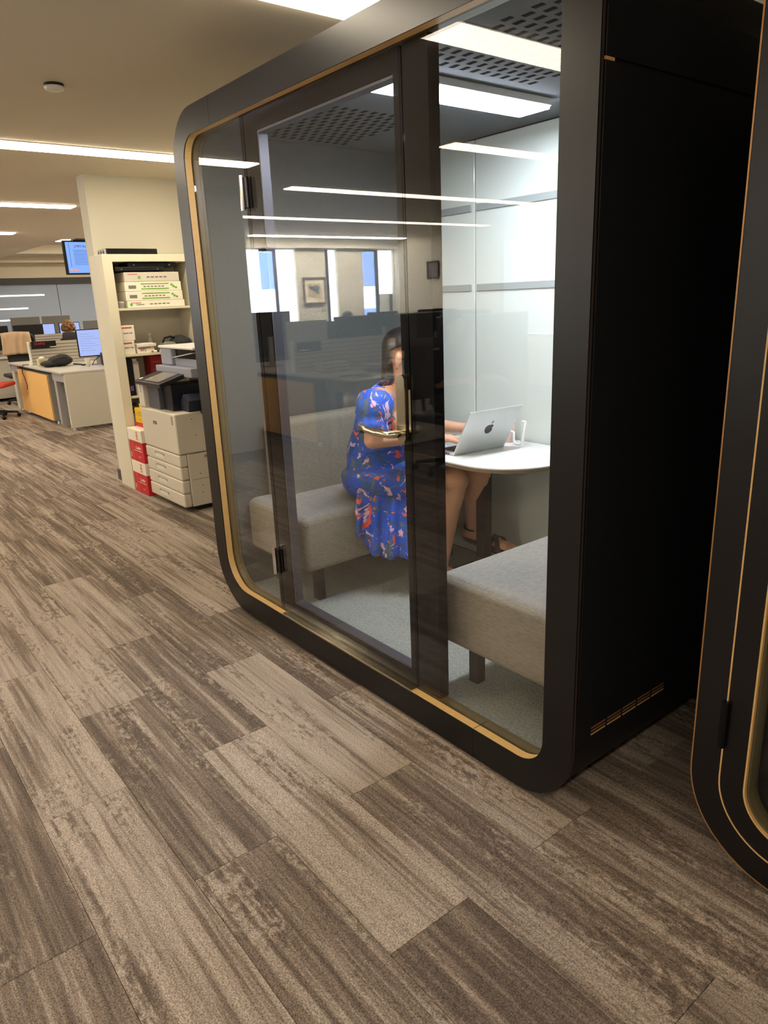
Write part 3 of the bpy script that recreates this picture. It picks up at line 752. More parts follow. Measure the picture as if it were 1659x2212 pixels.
# skirt over the hips and thighs
sk = []
def sect(c, d, a, b, ph):
    d = Vector(d).normalized(); u = Vector((0, 0, 1)); u = (u-d*u.dot(d)).normalized(); v = d.cross(u).normalized()
    return (c, u, v, a, b, None, (lambda t: .03*math.sin(6*t+ph)+.02*math.sin(11*t+2*ph)))
sk.append(sect((.478, .61, .635), (1, 0, 0), .065, .11, 0)); sk.append(sect((.505, .60, .632), (1, 0, 0), .108, .17, .3))
sk.append(sect((.565, .605, .64), (1, .1, 0), .114, .198, .6)); sk.append(sect((.64, .62, .64), (1, .25, 0), .112, .198, .9))
sk.append(sect((.73, .67, .642), (1, .4, 0), .098, .175, 1.2)); sk.append(sect((.81, .74, .65), (1, .5, 0), .085, .16, 1.5)); sk.append(sect((.865, .795, .655), (1, .55, 0), .078, .15, 1.8))
so = put('skirt', loft(sk, 48), FLO, wm, dress, smooth=True)
# flap hanging from the near thigh in front of the seat, pleated, with a curved hem
fl = bmesh.new(); nu, nv = 40, 18; G = []
for j in range(nv):
    t = j/(nv-1); R = []
    for i in range(nu):
        s = i/(nu-1)
        top = Vector((.65, .415, .60)).lerp(Vector((.86, .665, .63)), s)
        hem_z = .425-.125*math.sin(min(1, s*2.4)*PI/2)+.03*max(0, s-.5)
        bot = Vector((.655, .385, hem_z)).lerp(Vector((.90, .60, hem_z)), s)
        p = top.lerp(bot, t)
        if s < .25: p.x = max(p.x, .60+.075*min(1, t*1.7))
        am = .004+.017*t; w_ = am*math.sin(s*26+1.2*t)+.4*am*math.sin(s*51)
        p += Vector((.6, -.8, 0))*(w_+.012*math.sin(PI*t))
        R.append(fl.verts.new(p))
    G.append(R)
for A, B in zip(G, G[1:]):
    for k in range(nu-1): fl.faces.new((A[k], A[k+1], B[k+1], B[k]))
fo_ = put('skirt_drape', fl, FLO, wm, dress, smooth=True); s_ = fo_.modifiers.new('s', 'SOLIDIFY'); s_.thickness = .005
# sandals
SAND = mat('black_leather', (34, 32, 32), .5)
def sandal(a, toe, u):
    a, toe, u = Vector(a), Vector(toe), Vector(u); d = (toe-a).normalized(); sd = d.cross(u).normalized()
    pts = []
    sole = bmesh.new(); L0 = a-d*.06; n = 10; rings = []
    secs = []
    for k in range(12):
        t = k/11; p = L0.lerp(toe+d*.06, t)-u*.056+u*.012*max(0, .35-t)
        wd = .032+.014*math.sin(PI*min(1, t*1.05))
        if k in (0, 11): wd *= .55
        secs.append((p, sd, u, wd, .009))
    o = put('sandal', loft(secs, 16), SAND, wm, body, smooth=True)
    c1 = a.lerp(toe, .45); c2 = a.lerp(toe, .82)
    for (p0, p1) in ((c1-sd*.046-u*.05, c2+sd*.046-u*.045), (c2-sd*.046-u*.05, c1.lerp(c2, .2)+sd*.046-u*.045)):
        mid = (p0+p1)/2+u*.062
        q = [p0, p0.lerp(mid, .55)+u*.02, mid, p1.lerp(mid, .55)+u*.02, p1]
        bm_ = bmesh.new(); rg = []
        for pt in q:
            w2 = d*.014; rg.append([bm_.verts.new(pt-w2+u*.0), bm_.verts.new(pt+w2), bm_.verts.new(pt+w2+u*.004), bm_.verts.new(pt-w2+u*.004)])
        for A, B in zip(rg, rg[1:]):
            for k in range(4): bm_.faces.new((A[k], A[(k+1) % 4], B[(k+1) % 4], B[k]))
        put('strap', bm_, SAND, wm, o)
    ak = a+u*.012; q = [ak+(math.cos(t)*d+math.sin(t)*sd)*.036 for t in [2*PI*k/16 for k in range(17)]]
    put('strap', tube(q, .006, 8), SAND, wm, o)
sandal(ankF, toeF, (0, -.1, 1)); sandal(ankN, (.93, .83, .155), (0, 0, 1))

# ================================================================== POD (right, only its left front corner in view)
P2X, P2Y = 2.43, .15
p2 = thing('phone_pod', 'black pod at the right edge of the view with brass outlines', 'office pod', (P2X+.6, P2Y+.5, 0))
W2 = 1.15
def f2(i): return rr(P2X+i, P2X+W2-i, .022+i, 2.24-i, max(.25-i, .02), 14)
o2 = f2(0)
put('front_frame', ring(o2, f2(.075), P2Y, P2Y+.02), BLK, p2)
put('frame_edge', ring(f2(0), f2(.0035), P2Y-.0012, P2Y-.0002), GOLD, p2)  # thin gold ring paints the highlight along the front edge
put('shell', ring(f2(.004), f2(.05), P2Y+.0205, P2Y+1.1), BLKS, p2)
dr = put('door', ring(f2(.079), f2(.136), P2Y-.002, P2Y+.03), BLK, p2)
put('door_edge', ring(f2(.0752), f2(.0788), P2Y-.0035, P2Y+.02), OAK, p2, dr)
put('glass_edge', ring(f2(.1362), f2(.1405), P2Y-.0035, P2Y+.006), OAK, p2, dr)
put('glass_gasket', ring(f2(.1362), f2(.146), P2Y+.0065, P2Y+.05), mat('gasket_olive', (92, 84, 60), .35), p2, dr)
put('door_glass', box((P2X+.14, P2Y+.03, .165), (P2X+W2-.14, P2Y+.038, 2.1)), GL, p2, dr)
put('hinge', tube([(P2X+.0765, P2Y-.009, .36), (P2X+.0765, P2Y-.009, .485)], .009, 12), mat('hinge_black', (22, 22, 24), .25, metal=.6), p2, dr)
put('hinge', tube([(P2X+.0765, P2Y-.009, 1.76), (P2X+.0765, P2Y-.009, 1.885)], .009, 12), mat('hinge_black', (22, 22, 24), .25, metal=.6), p2, dr)
put('back_panel', box((P2X+.055, P2Y+.95, .065), (P2X+W2-.055, P2Y+1.0, 2.18)), mat('dark_green_felt', (44, 52, 48), .95), p2)
put('pod_carpet', box((P2X+.3, P2Y+.05, .065), (P2X+W2-.3, P2Y+.95, .11)), PODF, p2)
put('plinth', box((P2X+.3, P2Y+.1, 0), (P2X+W2-.3, P2Y+1.0, .018)), DK, p2)

# ================================================================== BOOKCASE
BX0, BX1, BY0, BY1, BH = -2.93, -2.63, .50, 1.24, 1.845
bc = thing('bookcase', 'tall cream open bookcase against the cream wall end', 'bookcase', ((BX0+BX1)/2, (BY0+BY1)/2, 0))
T = .055
put('side_panel', box((BX0, BY0, .0), (BX1, BY0+T+.02, BH), .002, 1), BKW, bc)
put('side_panel', box((BX0, BY1-T, 0), (BX1, BY1, BH), .002, 1), BKW, bc)
put('top_panel', box((BX0, BY0+T+.02, BH-.055), (BX1, BY1-T, BH), .002, 1), BKW, bc)
put('back_panel', box((BX0, BY0+T+.02, .06), (BX0+.012, BY1-T, BH-.055)), mat('bookcase_back', (206, 200, 186), .6), bc)
put('toe_kick', box((BX0+.01, BY0+T+.02, 0), (BX1-.03, BY1-T, .06)), BKW, bc)
for z in (1.445, 1.09, .76, .42, .075):
    put('shelf', box((BX0+.012, BY0+T+.021, z-.018), (BX1-.012, BY1-T-.001, z), .001, 1), BKW, bc)
XF = BX1-.03
# black box on top
tt = thing('flat_box', 'long flat glossy black box on top of the bookcase', 'box', (-2.8, .78, BH))
put('carton', box((-2.90, .565, BH+.001), (-2.70, .97, BH+.046), .002, 1), mat('gloss_black', (18, 18, 20), .2), tt)
put('end_label', box((-2.895, .5635, BH+.006), (-2.71, .565, BH+.042)), mat('label_grey', (190, 190, 190), .5), tt)
for k in range(3): put('label_mark', box((-2.89+k*.055, .5625, BH+.01), (-2.865+k*.06, .5636, BH+.036), rot=Matrix.Rotation(.5, 3, 'Y')), DK, tt)
# binders under the top panel
for i, (y0, y1, z) in enumerate(((.60, 1.0, 1.722), (.70, 1.10, 1.7535))):
    b_ = thing('binder', ['lower black binder lying above the white cartons', 'upper black binder lying above the white cartons'][i], 'binder', (-2.74, (y0+y1)/2, z), 'black binders on the cartons')
    put('cover', box((-2.86, y0, z+.0005), (XF, y1, z+.031), .004, 2), DK, b_)
    for yy in (y0+.05, y1-.06): put('rivet', lathe((XF-.001, yy, z+.008), [(.004, 0), (.008, .006), (.004, .012)], 12), mat('chrome', (220, 220, 222), .12, metal=1.), b_)
# four long white cartons
gr = mat('leaf_green', (112, 178, 60), .5); txt = mat('print_grey', (120, 118, 112), .7); rdp = mat('print_red', (196, 70, 66), .6)
zz = 1.4455
for i, (h, y0, y1, lab, st) in enumerate(((.052, .66, 1.135, 'bottom white carton on the top shelf with a small red line', 0), (.072, .655, 1.125, 'second carton up with two green stripes and a leaf emblem', 1), (.072, .655, 1.12, 'third carton up with two green stripes and a leaf emblem', 1), (.072, .66, 1.11, 'topmost grey-white carton with single green leaf', 2))):
    b_ = thing('carton', lab, 'box', (-2.76, (y0+y1)/2, zz), 'long cartons on the top shelf')
    put('carton_body', box((-2.9, y0, zz+.0005), (XF, y1, zz+h-.001), .002, 1), CARD if st != 2 else mat('carton_greyed', (206, 200, 186), .6), b_)
    x = XF+.0005
    if st == 1:
        for dz in (.017, h-.017): put('green_stripe', box((x, y0+.13, zz+dz-.004), (x+.0006, y0+.36, zz+dz+.004)), gr, b_)
        for (dy, dz) in ((.385, .045), (.40, .032), (.42, .024)): put('leaf_emblem', ball((x, y0+dy, zz+dz), (.0008, .011, .009), seg=10), gr, b_)
        put('print_block', box((x, y0+.03, zz+.02), (x+.0006, y0+.09, zz+.045)), txt, b_)
        for k in range(6): put('print_mark', box((x, y0+.15+k*.03, zz+.031), (x+.0006, y0+.17+k*.03, zz+.039)), txt, b_)
    else:
        put('print_line', box((x, y0+.03, zz+h-.018), (x+.0006, y0+.11, zz+h-.014)), rdp, b_)
        put('leaf_emblem', ball((x, y0+(.03 if st == 0 else .12), zz+h*.45), (.0008, .012, .012), seg=10), gr, b_)
        for k in range(5): put('print_mark', box((x, y0+.18+k*.035, zz+h*.4), (x+.0006, y0+.205+k*.035, zz+h*.55)), txt, b_)
        if st == 0: text('Canson', .022, (x, y0+.10, zz+h*.45), FX, DK, b_)
    zz += h
# small clear jar left of cartons
j_ = thing('jar', 'small clear plastic tub in the corner of the top shelf', 'jar', (-2.68, .615, 1.4455)); put('tub', lathe((-2.68, .615, 1.446), [(.022, 0), (.026, .04), (.027, .05)], 16), mat('clear_plastic_grey', (170, 172, 170), .15), j_, smooth=True)
# middle shelf: two stacked white boxes, flat box, markers, bottle, black bag
zz = 1.0905
for i, (h, y1) in enumerate(((.105, .672), (.118, .685))):
    b_ = thing('paper_box', ['lower small white box with red print on the middle shelf', 'upper small white box with red print on the middle shelf'][i], 'box', (-2.72, .62, zz), 'small boxes on the middle shelf')
    put('carton_body', box((-2.82, .577, zz+.0005), (XF, y1, zz+h), .002, 1), CARD, b_)
    put('print_line', box((XF+.0003, .585, zz+h-.024), (XF+.001, y1-.02, zz+h-.014)), rdp, b_)
    text('paper clip', .018, (XF+.0006, (.577+y1)/2, zz+h*.5), FX, DK, b_)
    zz += h+.001
b_ = thing('paper_box', 'open flat white box with red and black print beside the stacked boxes', 'box', (-2.72, .75, 1.0905), 'small boxes on the middle shelf')
put('carton_body', box((-2.82, .69, 1.091), (XF, .83, 1.14), .002, 1), CARD, b_)
put('lid_flap', box((-2.84, .69, 1.141), (XF+.01, .845, 1.165), .002, 1), PAPW, b_)
text('XP2', .03, (XF+.0006, .735, 1.115), FX, DK, b_)
put('print_line', box((XF+.0003, .695, 1.128), (XF+.001, .80, 1.134)), rdp, b_)
for i, (y, c) in enumerate(((.80, (200, 60, 50)), (.85, (40, 40, 44)), (.885, (150, 90, 60)))):
    m_ = thing('marker_pen', ['red marker pen on the middle shelf', 'black marker pen on the middle shelf', 'brown marker pen nearest the black bag'][i], 'pen', (XF-.03, y, 1.0905), 'pens on the middle shelf')
    put('barrel', tube([(XF-.02, y-.04, 1.0985), (XF+.0, y+.02, 1.0985)], .007, 10), mat('pen%d' % i, c, .4), m_); put('cap', tube([(XF+.0, y+.02, 1.0985), (XF+.008, y+.045, 1.0985)], .008, 10), PAPW, m_)
bo = thing('bottle', 'small clear bottle at the back of the middle shelf', 'bottle', (-2.84, .87, 1.0905)); put('body', lathe((-2.84, .87, 1.091), [(.02, 0), (.022, .01), (.022, .10), (.01, .12), (.01, .13)], 16), mat('clear_plastic_pale', (196, 194, 184), .2), bo, smooth=True); put('cap', lathe((-2.84, .87, 1.2215), [(.012, 0), (.012, .015)], 12), PAPW, bo)
bg_ = thing('camera_bag', 'black and grey padded bag on the middle shelf', 'bag', (-2.74, 1.03, 1.0905))
bm_ = bmesh.new(); ball((-2.75, 1.09, 1.152), (.10, .085, .06), bm_, 20); box((-2.84, 1.03, 1.092), (-2.66, 1.17, 1.19), .035, 4, bm=bm_)
put('body', bm_, CHR, bg_, smooth=True)
put('grey_panel', box((-2.80, .92, 1.0915), (-2.67, 1.035, 1.165), .03, 4), mat('bag_grey', (120, 118, 110), .8), bg_, smooth=True)
put('handle', tube([(-2.72, .93, 1.16), (-2.72, .95, 1.195), (-2.72, 1.0, 1.205), (-2.72, 1.04, 1.19)], .008, 8), DK, bg_, smooth=True)
# lower shelf: magazine files, dark items, red binder
mf = thing('magazine_file', 'grey magazine file standing on the lower shelf', 'magazine file', (-2.73, .655, .7605)); put('shell', box((-2.86, .64, .761), (XF-.01, .685, 1.03), .002, 1), mat('file_grey', (176, 170, 164), .7), mf); put('papers', box((-2.85, .645, 1.0305), (XF-.03, .68, 1.05)), PAPW, mf)
mf = thing('magazine_file', 'dark upright file at the left end of the lower shelf', 'magazine file', (-2.73, .60, .7605)); put('shell', box((-2.86, .58, .761), (XF-.01, .635, 1.055), .004, 1), DK, mf); put('label', box((XF-.0098, .595, .80), (XF-.009, .62, .84)), mat('label_violet', (120, 90, 160), .6), mf)
rb = thing('binder', 'dark red binder standing on the lower shelf', 'binder', (-2.74, .85, .7605)); put('cover', box((-2.86, .80, .761), (XF-.05, .90, 1.068), .003, 1), mat('binder_red', (150, 30, 38), .5), rb)
for k in range(4): put('print_line', box((XF-.0498, .815, .83+k*.06), (XF-.049, .885, .834+k*.06)), mat('faded_pink', (200, 110, 110), .6), rb)
fd = thing('folder_stack', 'stack of dark folders lying on the low shelf', 'folders', (-2.74, .66, .4205)); 
for k in range(4): put('folder', box((-2.86, .58+.004*k, .5825+k*.014+.04), (XF-.01-.006*k, .76-.01*(k % 2), .595+k*.014+.04)), [DK, mat('folder_brown', (120, 96, 84), .7)][k % 2], fd)
put('tray', box((-2.86, .578, .421), (XF-.02, .765, .6215), .002, 1), mat('tray_pale', (200, 192, 178), .6), fd)
# yellow boxes and red box near the floor, in front of lower shelf
YEL = mat('carton_yellow', (232, 190, 30), .5)
zz = .5275
rx = thing('small_red_box', 'small red box on top of the paper cartons', 'box', (-2.43, .64, .5275)); put('carton_body', box((-2.62, .575, .5275), (-2.32, .76, .556), .002, 1), REDB, rx)
zz = .557
for i in range(2):
    b_ = thing('yellow_box', ['lower yellow box on the red box', 'upper yellow box beside the printer'][i], 'box', (-2.46, .66, zz), 'yellow boxes beside the printer')
    put('carton_body', box((-2.61, .58, zz), (-2.33, .75, zz+.058), .002, 1), YEL, b_)
    put('badge', lathe((-2.5, .579, zz+.03), [(.018, 0), (.018, .001)], 14), mat('badge_tan', (150, 130, 90), .5), b_)
    for k in range(3): put('print_line', box((-2.42, .5792, zz+.012+k*.013), (-2.345, .58, zz+.018+k*.013)), DK, b_)
    zz += .059
tb_ = thing('torn_box', 'torn open yellow box flap on the yellow boxes', 'box', (-2.46, .66, zz)); put('flap', box((-2.55, .6, zz+.0), (-2.4, .73, zz+.035), rot=None), YEL, tb_); put('black_wrap', box((-2.61, .6, zz+.0005), (-2.555, .70, zz+.04), .01, 2), DK, tb_)
# two paper cartons on the floor
zz = .001
for i in range(2):
    b_ = thing('paper_carton', ['bottom red and white paper carton on the floor left of the printer', 'top red and white paper carton left of the printer'][i], 'box', (-2.43, .65, zz), 'paper cartons beside the printer')
    bd_ = put('carton_body', box((-2.60, .50, zz), (-2.31, .82, zz+.165), .002, 1), REDB, b_)
    put('lid', box((-2.603, .497, zz+.1655), (-2.307, .823, zz+.262), .002, 1), CARD, b_)
    text('282', .05, (-2.40, .4965, zz+.215), FYN @ Matrix.Rotation(PI/2, 3, 'Z'), REDB, b_)
    text('Conifer', .036, (-2.41, .4995, zz+.115), FYN, PAPW, b_)
    put('print_line', box((-2.50, .4990, zz+.088), (-2.34, .4999, zz+.092)), PAPW, b_)
    text('COPY', .022, (-2.40, .4995, zz+.04), FYN, mat('print_pink', (226, 150, 150), .6), b_)
    put('orange_band', box((-2.535, .4992, zz+.002), (-2.52, .4999, zz+.16)), mat('band_orange', (222, 90, 50), .6), b_)
    text('5', .05, (-2.575, .4995, zz+.045), FYN, PAPW, b_)
    zz += .2635

# ================================================================== PRINTER
PX0, PX1, PY0, PY1 = -2.285, -1.635, .515, 1.15
pr = thing('copier', 'large cream office copier with four paper drawers', 'copier', ((PX0+PX1)/2, (PY0+PY1)/2, 0))
put('base', box((PX0+.06, PY0+.1, 0), (PX1-.02, PY1, .035)), DK, pr)
lv = [.035, .138, .238, .335, .425]
for i in range(4):
    d_ = put('drawer', box((PX0, PY0, lv[i]+.0015), (PX1-.001, PY0+.06, lv[i+1]-.0015), .012, 3), PRW, pr)
    zc_ = (lv[i]+lv[i+1])/2
    put('handle', prism([(PX0+.20, zc_-.018), (PX0+.36, zc_-.018), (PX0+.345, zc_+.012), (PX0+.215, zc_+.012)], PY0-.004, PY0+.002, 'y'), WHT, pr, d_)
    put('handle_recess', prism([(PX0+.19, zc_+.004), (PX0+.37, zc_+.004), (PX0+.37, zc_+.02), (PX0+.19, zc_+.02)], PY0-.0015, PY0+.002, 'y'), mat('recess_shade', (150, 142, 128), .7), pr, d_)
put('lower_body', box((PX0+.001, PY0+.061, .035), (PX1, PY1, .425), .008, 2), PRW, pr)
put('upper_body', box((PX0, PY0, .428), (PX1, PY1, .72), .012, 3), PRW, pr)
put('side_seam', box((PX1, PY0+.08, .2335), (PX1+.0008, PY1-.02, .2365)), mat('seam_grey', (120, 114, 102), .7), pr)
put('side_seam', box((PX1, PY0+.08, .4245), (PX1+.0008, PY1-.02, .4275)), mat('seam_grey', (120, 114, 102), .7), pr)
put('side_grip', box((PX1-.002, PY0+.19, .385), (PX1+.002, PY0+.3, .405)), mat('recess_shade', (150, 142, 128), .7), pr)
for (y, z) in ((.64, .67), (.66, .55), (.66, .27), (.67, .18), (.665, .13), (.57, .05)): put('side_screw', lathe((PX1-.001, y, z), [(.005, 0), (.005, .006)], 8), mat('seam_grey', (120, 114, 102), .7), pr)
put('maker_plate', box((PX0+.235, PY0-.0012, .612), (PX0+.30, PY0+.001, .636), .002, 1), mat('plate_navy', (50, 56, 78), .4), pr)
text('copia', .016, (PX0+.267, PY0-.0016, .624), FYN, PAPW, pr)
put('label_strip', box((PX1-.065, PY0-.001, .64), (PX1-.04, PY0+.001, .70)), mat('recess_shade', (150, 142, 128), .7), pr)
put('front_column', box((PX0, PY0, .7205), (PX0+.105, PY0+.10, .925), .006, 2), PRW, pr)
put('column_slot', box((PX0+.05, PY0-.001, .83), (PX0+.06, PY0+.001, .90)), mat('recess_shade', (150, 142, 128), .7), pr)
put('output_cavity', box((PX0+.005, PY0+.42, .7205), (PX1-.02, PY1, 1.0)), DK2, pr)
put('inner_door', box((PX0+.117, PY0+.03, .722), (PX0+.33, PY0+.09, .905), .006, 2), mat('inner_grey', (88, 90, 102), .5), pr)
put('inner_block', box((PX0+.332, PY0+.06, .722), (PX0+.50, PY0+.4, .91), .004, 1), DK2, pr)
put('output_tray', prism([(PX1-.27, .721), (PX1-.02, .721), (PX1+.0, .80), (PX1-.09, .84), (PX1-.2, .74)], PY0+.12, PY0+.4, 'y'), mat('tray_navy', (44, 48, 64), .4), pr)
put('tray_block', box((PX1-.075, PY0+.2, .70), (PX1+.06, PY0+.36, .84), .004, 1), DK2, pr)
Rs = Matrix.Rotation(math.radians(16), 3, 'X')
cpn = put('control_panel', box((PX0+.03, PY0-.03, .925), (PX0+.52, PY0+.2, .955), .006, 2, rot=Rs), DK2, pr)
put('touch_screen', box((PX0+.17, PY0+.0, .9555), (PX0+.44, PY0+.16, .957), rot=Rs, piv=Vector((PX0+.275, PY0+.085, .94))), mat('touch_glass', (128, 126, 120), .12), pr, cpn)
put('sticker', box((PX0+.05, PY0-.0, .9555), (PX0+.08, PY0+.03, .957), rot=Rs, piv=Vector((PX0+.275, PY0+.085, .94))), PAPW, pr, cpn)
put('scanner_bed', box((PX0+.005, PY0+.16, .955), (PX1, PY1, 1.02), .006, 2), PRG, pr)
fdr = put('document_feeder', box((PX0+.03, PY0+.2, 1.021), (PX0+.23, PY1-.02, 1.15), .012, 3), PRG, pr)
put('feeder_cover', box((PX0+.02, PY0+.19, 1.145), (PX1-.0, PY1-.02, 1.165), .008, 3), WHT, pr, fdr)
put('feeder_slot', box((PX0+.232, PY0+.23, 1.021), (PX1-.01, PY1-.03, 1.075)), PRG, pr, fdr)
put('feeder_tray', box((PX0+.232, PY0+.24, 1.0755), (PX1-.02, PY1-.03, 1.144)), DK, pr, fdr)
put('paper', box((PX0+.25, PY0+.2, 1.10), (PX1-.05, PY1-.2, 1.104), rot=Matrix.Rotation(-.12, 3, 'Y')), PAPW, pr, fdr)

# ================================================================== OFFICE FURNITURE
def workstation(x0, x1, yf, sg, label, depth=1.6):
    t = thing('workstation', label, 'desk', ((x0+x1)/2, yf+sg*depth/2, 0))
    def B(a, b, *r, **k): return box((a[0], yf+sg*a[1], a[2]), (b[0], yf+sg*b[1], b[2]), *r, **k)
    put('worktop', B((x0, 0, .70), (x1, depth, .725), .004, 1), GRY2, t)
    put('end_panel', B((x1-.05, .03, .04), (x1-.002, depth-.03, .699), .003, 1), GRY, t)
    put('end_panel', B((x0+.002, .03, .04), (x0+.16, .12, .60), .003, 1), GRY, t)
    for a, b in ((x1-.55, x1-.051), (x0+.003, x0+.42)): put('apron', B((a, .03, .60), (b, .06, .6985)), LAV, t)
    c_ = put('credenza', B((x0+.46, .03, .05), (x1-.76, .36, .655), .003, 1), mat('cabinet_grey', (150, 148, 142), .5), t)
    put('maple_door', B((x0+.465, .012, .055), (x1-.765, .0295, .65), .002, 1), MAPLE, t, c_)
    put('inner_post', B((x1-.50, .03, .04), (x1-.40, .12, .60)), LAV, t)
    for xx in (x0+.5, x1-.8, x1-.07, x0+.1):
        put('foot', lathe((xx, yf+sg*.08, 0), [(.014, 0), (.02, .01), (.012, .048)], 12), WHT, t)
    return t
def slats(x, y0, y1, z0, z1, label, post=True, th=.03):
    t = thing('desk_partition', label, 'partition', (x, (y0+y1)/2, z0))
    put('core', box((x-th/2+.004, min(y0, y1), z0), (x+th/2-.004, max(y0, y1), z1)), mat('partition_core', (120, 116, 108), .7), t)
    n = int((z1-z0)/.042); h = (z1-z0)/n
    for i in range(n):
        put('slat', box((x-th/2, min(y0, y1)+.004, z0+i*h+.004), (x+th/2, max(y0, y1)-.004, z0+(i+1)*h-.004), .003, 1), SLATM, t)
    if post: put('end_post', box((x-th/2-.006, y0-.012, z0), (x+th/2+.006, y0+.012, z1+.012), .003, 1), WHT, t)
    return t
def monitor(x, y, z, wd, ht, face, label, lit=False, body=None, group=None, tilt_=0.):
    """face: +1 screen to +x, -1 screen to -x; stands on z"""
    t = thing('monitor', label, 'monitor', (x, y, z), group)
    bmat = body or DK
    zc = z+.11
    bm_ = box((x-.014, y-wd/2, zc), (x+.014, y+wd/2, zc+ht), .006, 2); pn = put('panel', bm_, bmat, t)
    sx = x+face*.0145
    scr = emis('screen_document', (178, 196, 255), .36) if lit else mat('screen_off', (22, 26, 36), .15)
    put('screen', box((sx-.0004, y-wd/2+.012, zc+.014), (sx+.0006, y+wd/2-.012, zc+ht-.012)), scr, t, pn)
    if lit:
        dm = mat('screen_lines', (120, 134, 180), .5, emit=((120, 134, 180), .1))
        for k in range(8): 
            z_ = zc+ht*.82-k*ht*.085
            put('text_line', box((sx+.0003, y-wd/2+.04, z_), (sx+.0012, y-wd/2+.05+wd*(.25+.3*((k*7) % 3)/3), z_+.003)), dm, t, pn)
    put('stand', box((x-.02-face*.03, y-.03, z+.012), (x+.01-face*.03, y+.03, zc+ht*.45), .004, 1), LAV if not body else body, t)
    put('stand_foot', box((x-.10-face*.02, y-.11, z+.001), (x+.08-face*.02, y+.11, z+.012), .004, 1), LAV if not body else body, t)
    return t
DZ = .725
workstation(-9.0, -6.15, .97, 1, 'grey desk with maple door panel left of the cream wall end')
slats(-7.93, 1.06, 2.5, DZ, 1.035, 'ribbed grey partition standing on the maple desk')
pl_ = thing('name_plate', 'black name plate with red writing hung on the ribbed partition', 'sign', (-7.9, 1.24, .95))
put('plate', box((-7.912, 1.09, .945), (-7.897, 1.42, 1.043), .002, 1), DK, pl_)
text('Quality', .05, (-7.8965, 1.2, 1.015), FX, REDB, pl_); put('white_bar', box((-7.8968, 1.33, .955), (-7.896, 1.42, .965)), PAPW, pl_)
monitor(-7.02, 1.72, DZ, .52, .36, 1, 'lit monitor showing a document on the maple desk', lit=True)
bgp = thing('backpack', 'black backpack lying on the maple desk', 'bag', (-7.28, 1.24, DZ))
bm_ = bmesh.new(); ball((-7.28, 1.28, DZ+.075), (.14, .16, .075), bm_, 22); ball((-7.28, 1.15, DZ+.045), (.12, .13, .045), bm_, 20); ball((-7.26, 1.3, DZ+.1), (.09, .11, .062), bm_, 18)
put('body', bm_, CHR, bgp, smooth=True); put('zip', tube([(-7.17, 1.14, DZ+.07), (-7.15, 1.24, DZ+.115), (-7.16, 1.34, DZ+.12), (-7.18, 1.41, DZ+.09)], .004, 6), DK, bgp)
put('strap', tube([(-7.2, 1.42, DZ+.02), (-7.1, 1.5, DZ+.012), (-7.0, 1.47, DZ+.012), (-6.98, 1.56, DZ+.012)], .009, 8), DK, bgp)
cpp = thing('paper_cup', 'white paper cup on the maple desk beside the wall end', 'cup', (-6.78, 1.49, DZ)); put('body', lathe((-6.78, 1.49, DZ), [(.026, 0.0005), (.038, .105), (.04, .108), (.036, .108), (.024, .004)], 20), PAPW, cpp, smooth=True)
tp = thing('tape_roll', 'pale green tissue box between the partition and the backpack', 'box', (-7.62, 1.1, DZ)); put('carton_body', box((-7.68, 1.07, DZ+.0005), (-7.56, 1.16, DZ+.1), .01, 2), mat('pale_olive', (196, 190, 140), .7), tp)
put('tissue', ball((-7.62, 1.13, DZ+.105), (.04, .04, .02), seg=10), PAPW, tp)
cb_ = thing('cable', 'thin dark cable hanging over the maple desk edge', 'cable', (-8.0, .97, DZ)); put('wire', tube([(-7.98, 1.03, DZ+.005), (-8.0, .960, DZ+.012), (-7.97, .945, DZ-.02), (-8.02, .94, .64), (-7.95, .945, .55), (-7.88, .945, .46), (-7.92, .945, .4)], .006, 6), DK, cb_)
gn = thing('desk_clutter', 'navy webcam and cables below the lit monitor', 'gadget', (-6.75, 1.72, DZ)); put('body', box((-6.8, 1.66, DZ+.0005), (-6.7, 1.76, DZ+.17), .02, 3), DK2, gn); put('cable', tube([(-6.74, 1.64, DZ+.12), (-6.76, 1.57, DZ+.07), (-6.78, 1.54, DZ+.01)], .005, 6), DK, gn)
# second desk block behind (mirror side): monitors seen from behind
monitor(-10.6, 1.70, DZ, .48, .40, -1, 'black monitor back left of the beige jacket chair', group=None)
monitor(-10.65, 1.16, DZ, .46, .40, -1, 'black monitor at the left edge of the photo')
dk = thing('workstation', 'grey desk cut off by the left photo edge', 'desk', (-11.0, .9, 0))
put('worktop', box((-12.2, .3, .70), (-10.4, 1.42, .725), .004, 1), GRY2, dk); put('body', box((-12.1, .35, .05), (-10.45, 1.40, .699), .003, 1), GRY, dk)
put('foot', box((-12.0, .45, 0), (-10.6, 1.3, .05)), DK, dk)
slats(-10.9, .5, 1.42, DZ, .86, 'low ribbed partition on the cut-off desk', post=False)
pp = thing('paper_pile', 'loose papers on the cut-off desk', 'papers', (-10.7, 1.2, DZ))
for k in range(5): put('sheet', box((-10.82, .82+.03*k, DZ+.001+k*.006), (-10.6, 1.0+.02*k, DZ+.006+k*.006), rot=Matrix.Rotation(.2*k, 3, 'Z')), PAPW, pp)
put('cup', lathe((-10.55, 1.33, DZ+.035), [(.03, 0), (.035, .1)], 14), mat('pale_olive', (196, 190, 140), .7), pp)
d3 = thing('workstation', 'far grey desk block behind the maple desk', 'desk', (-10.6, 2.6, 0))
put('worktop', box((-11.9, 1.5, .70), (-10.2, 3.9, .725), .004, 1), GRY2, d3); put('end_panel', box((-10.25, 1.52, .03), (-10.202, 3.88, .699)), GRY, d3); put('end_panel', box((-11.89, 1.62, .03), (-11.85, 3.88, .699)), GRY, d3)
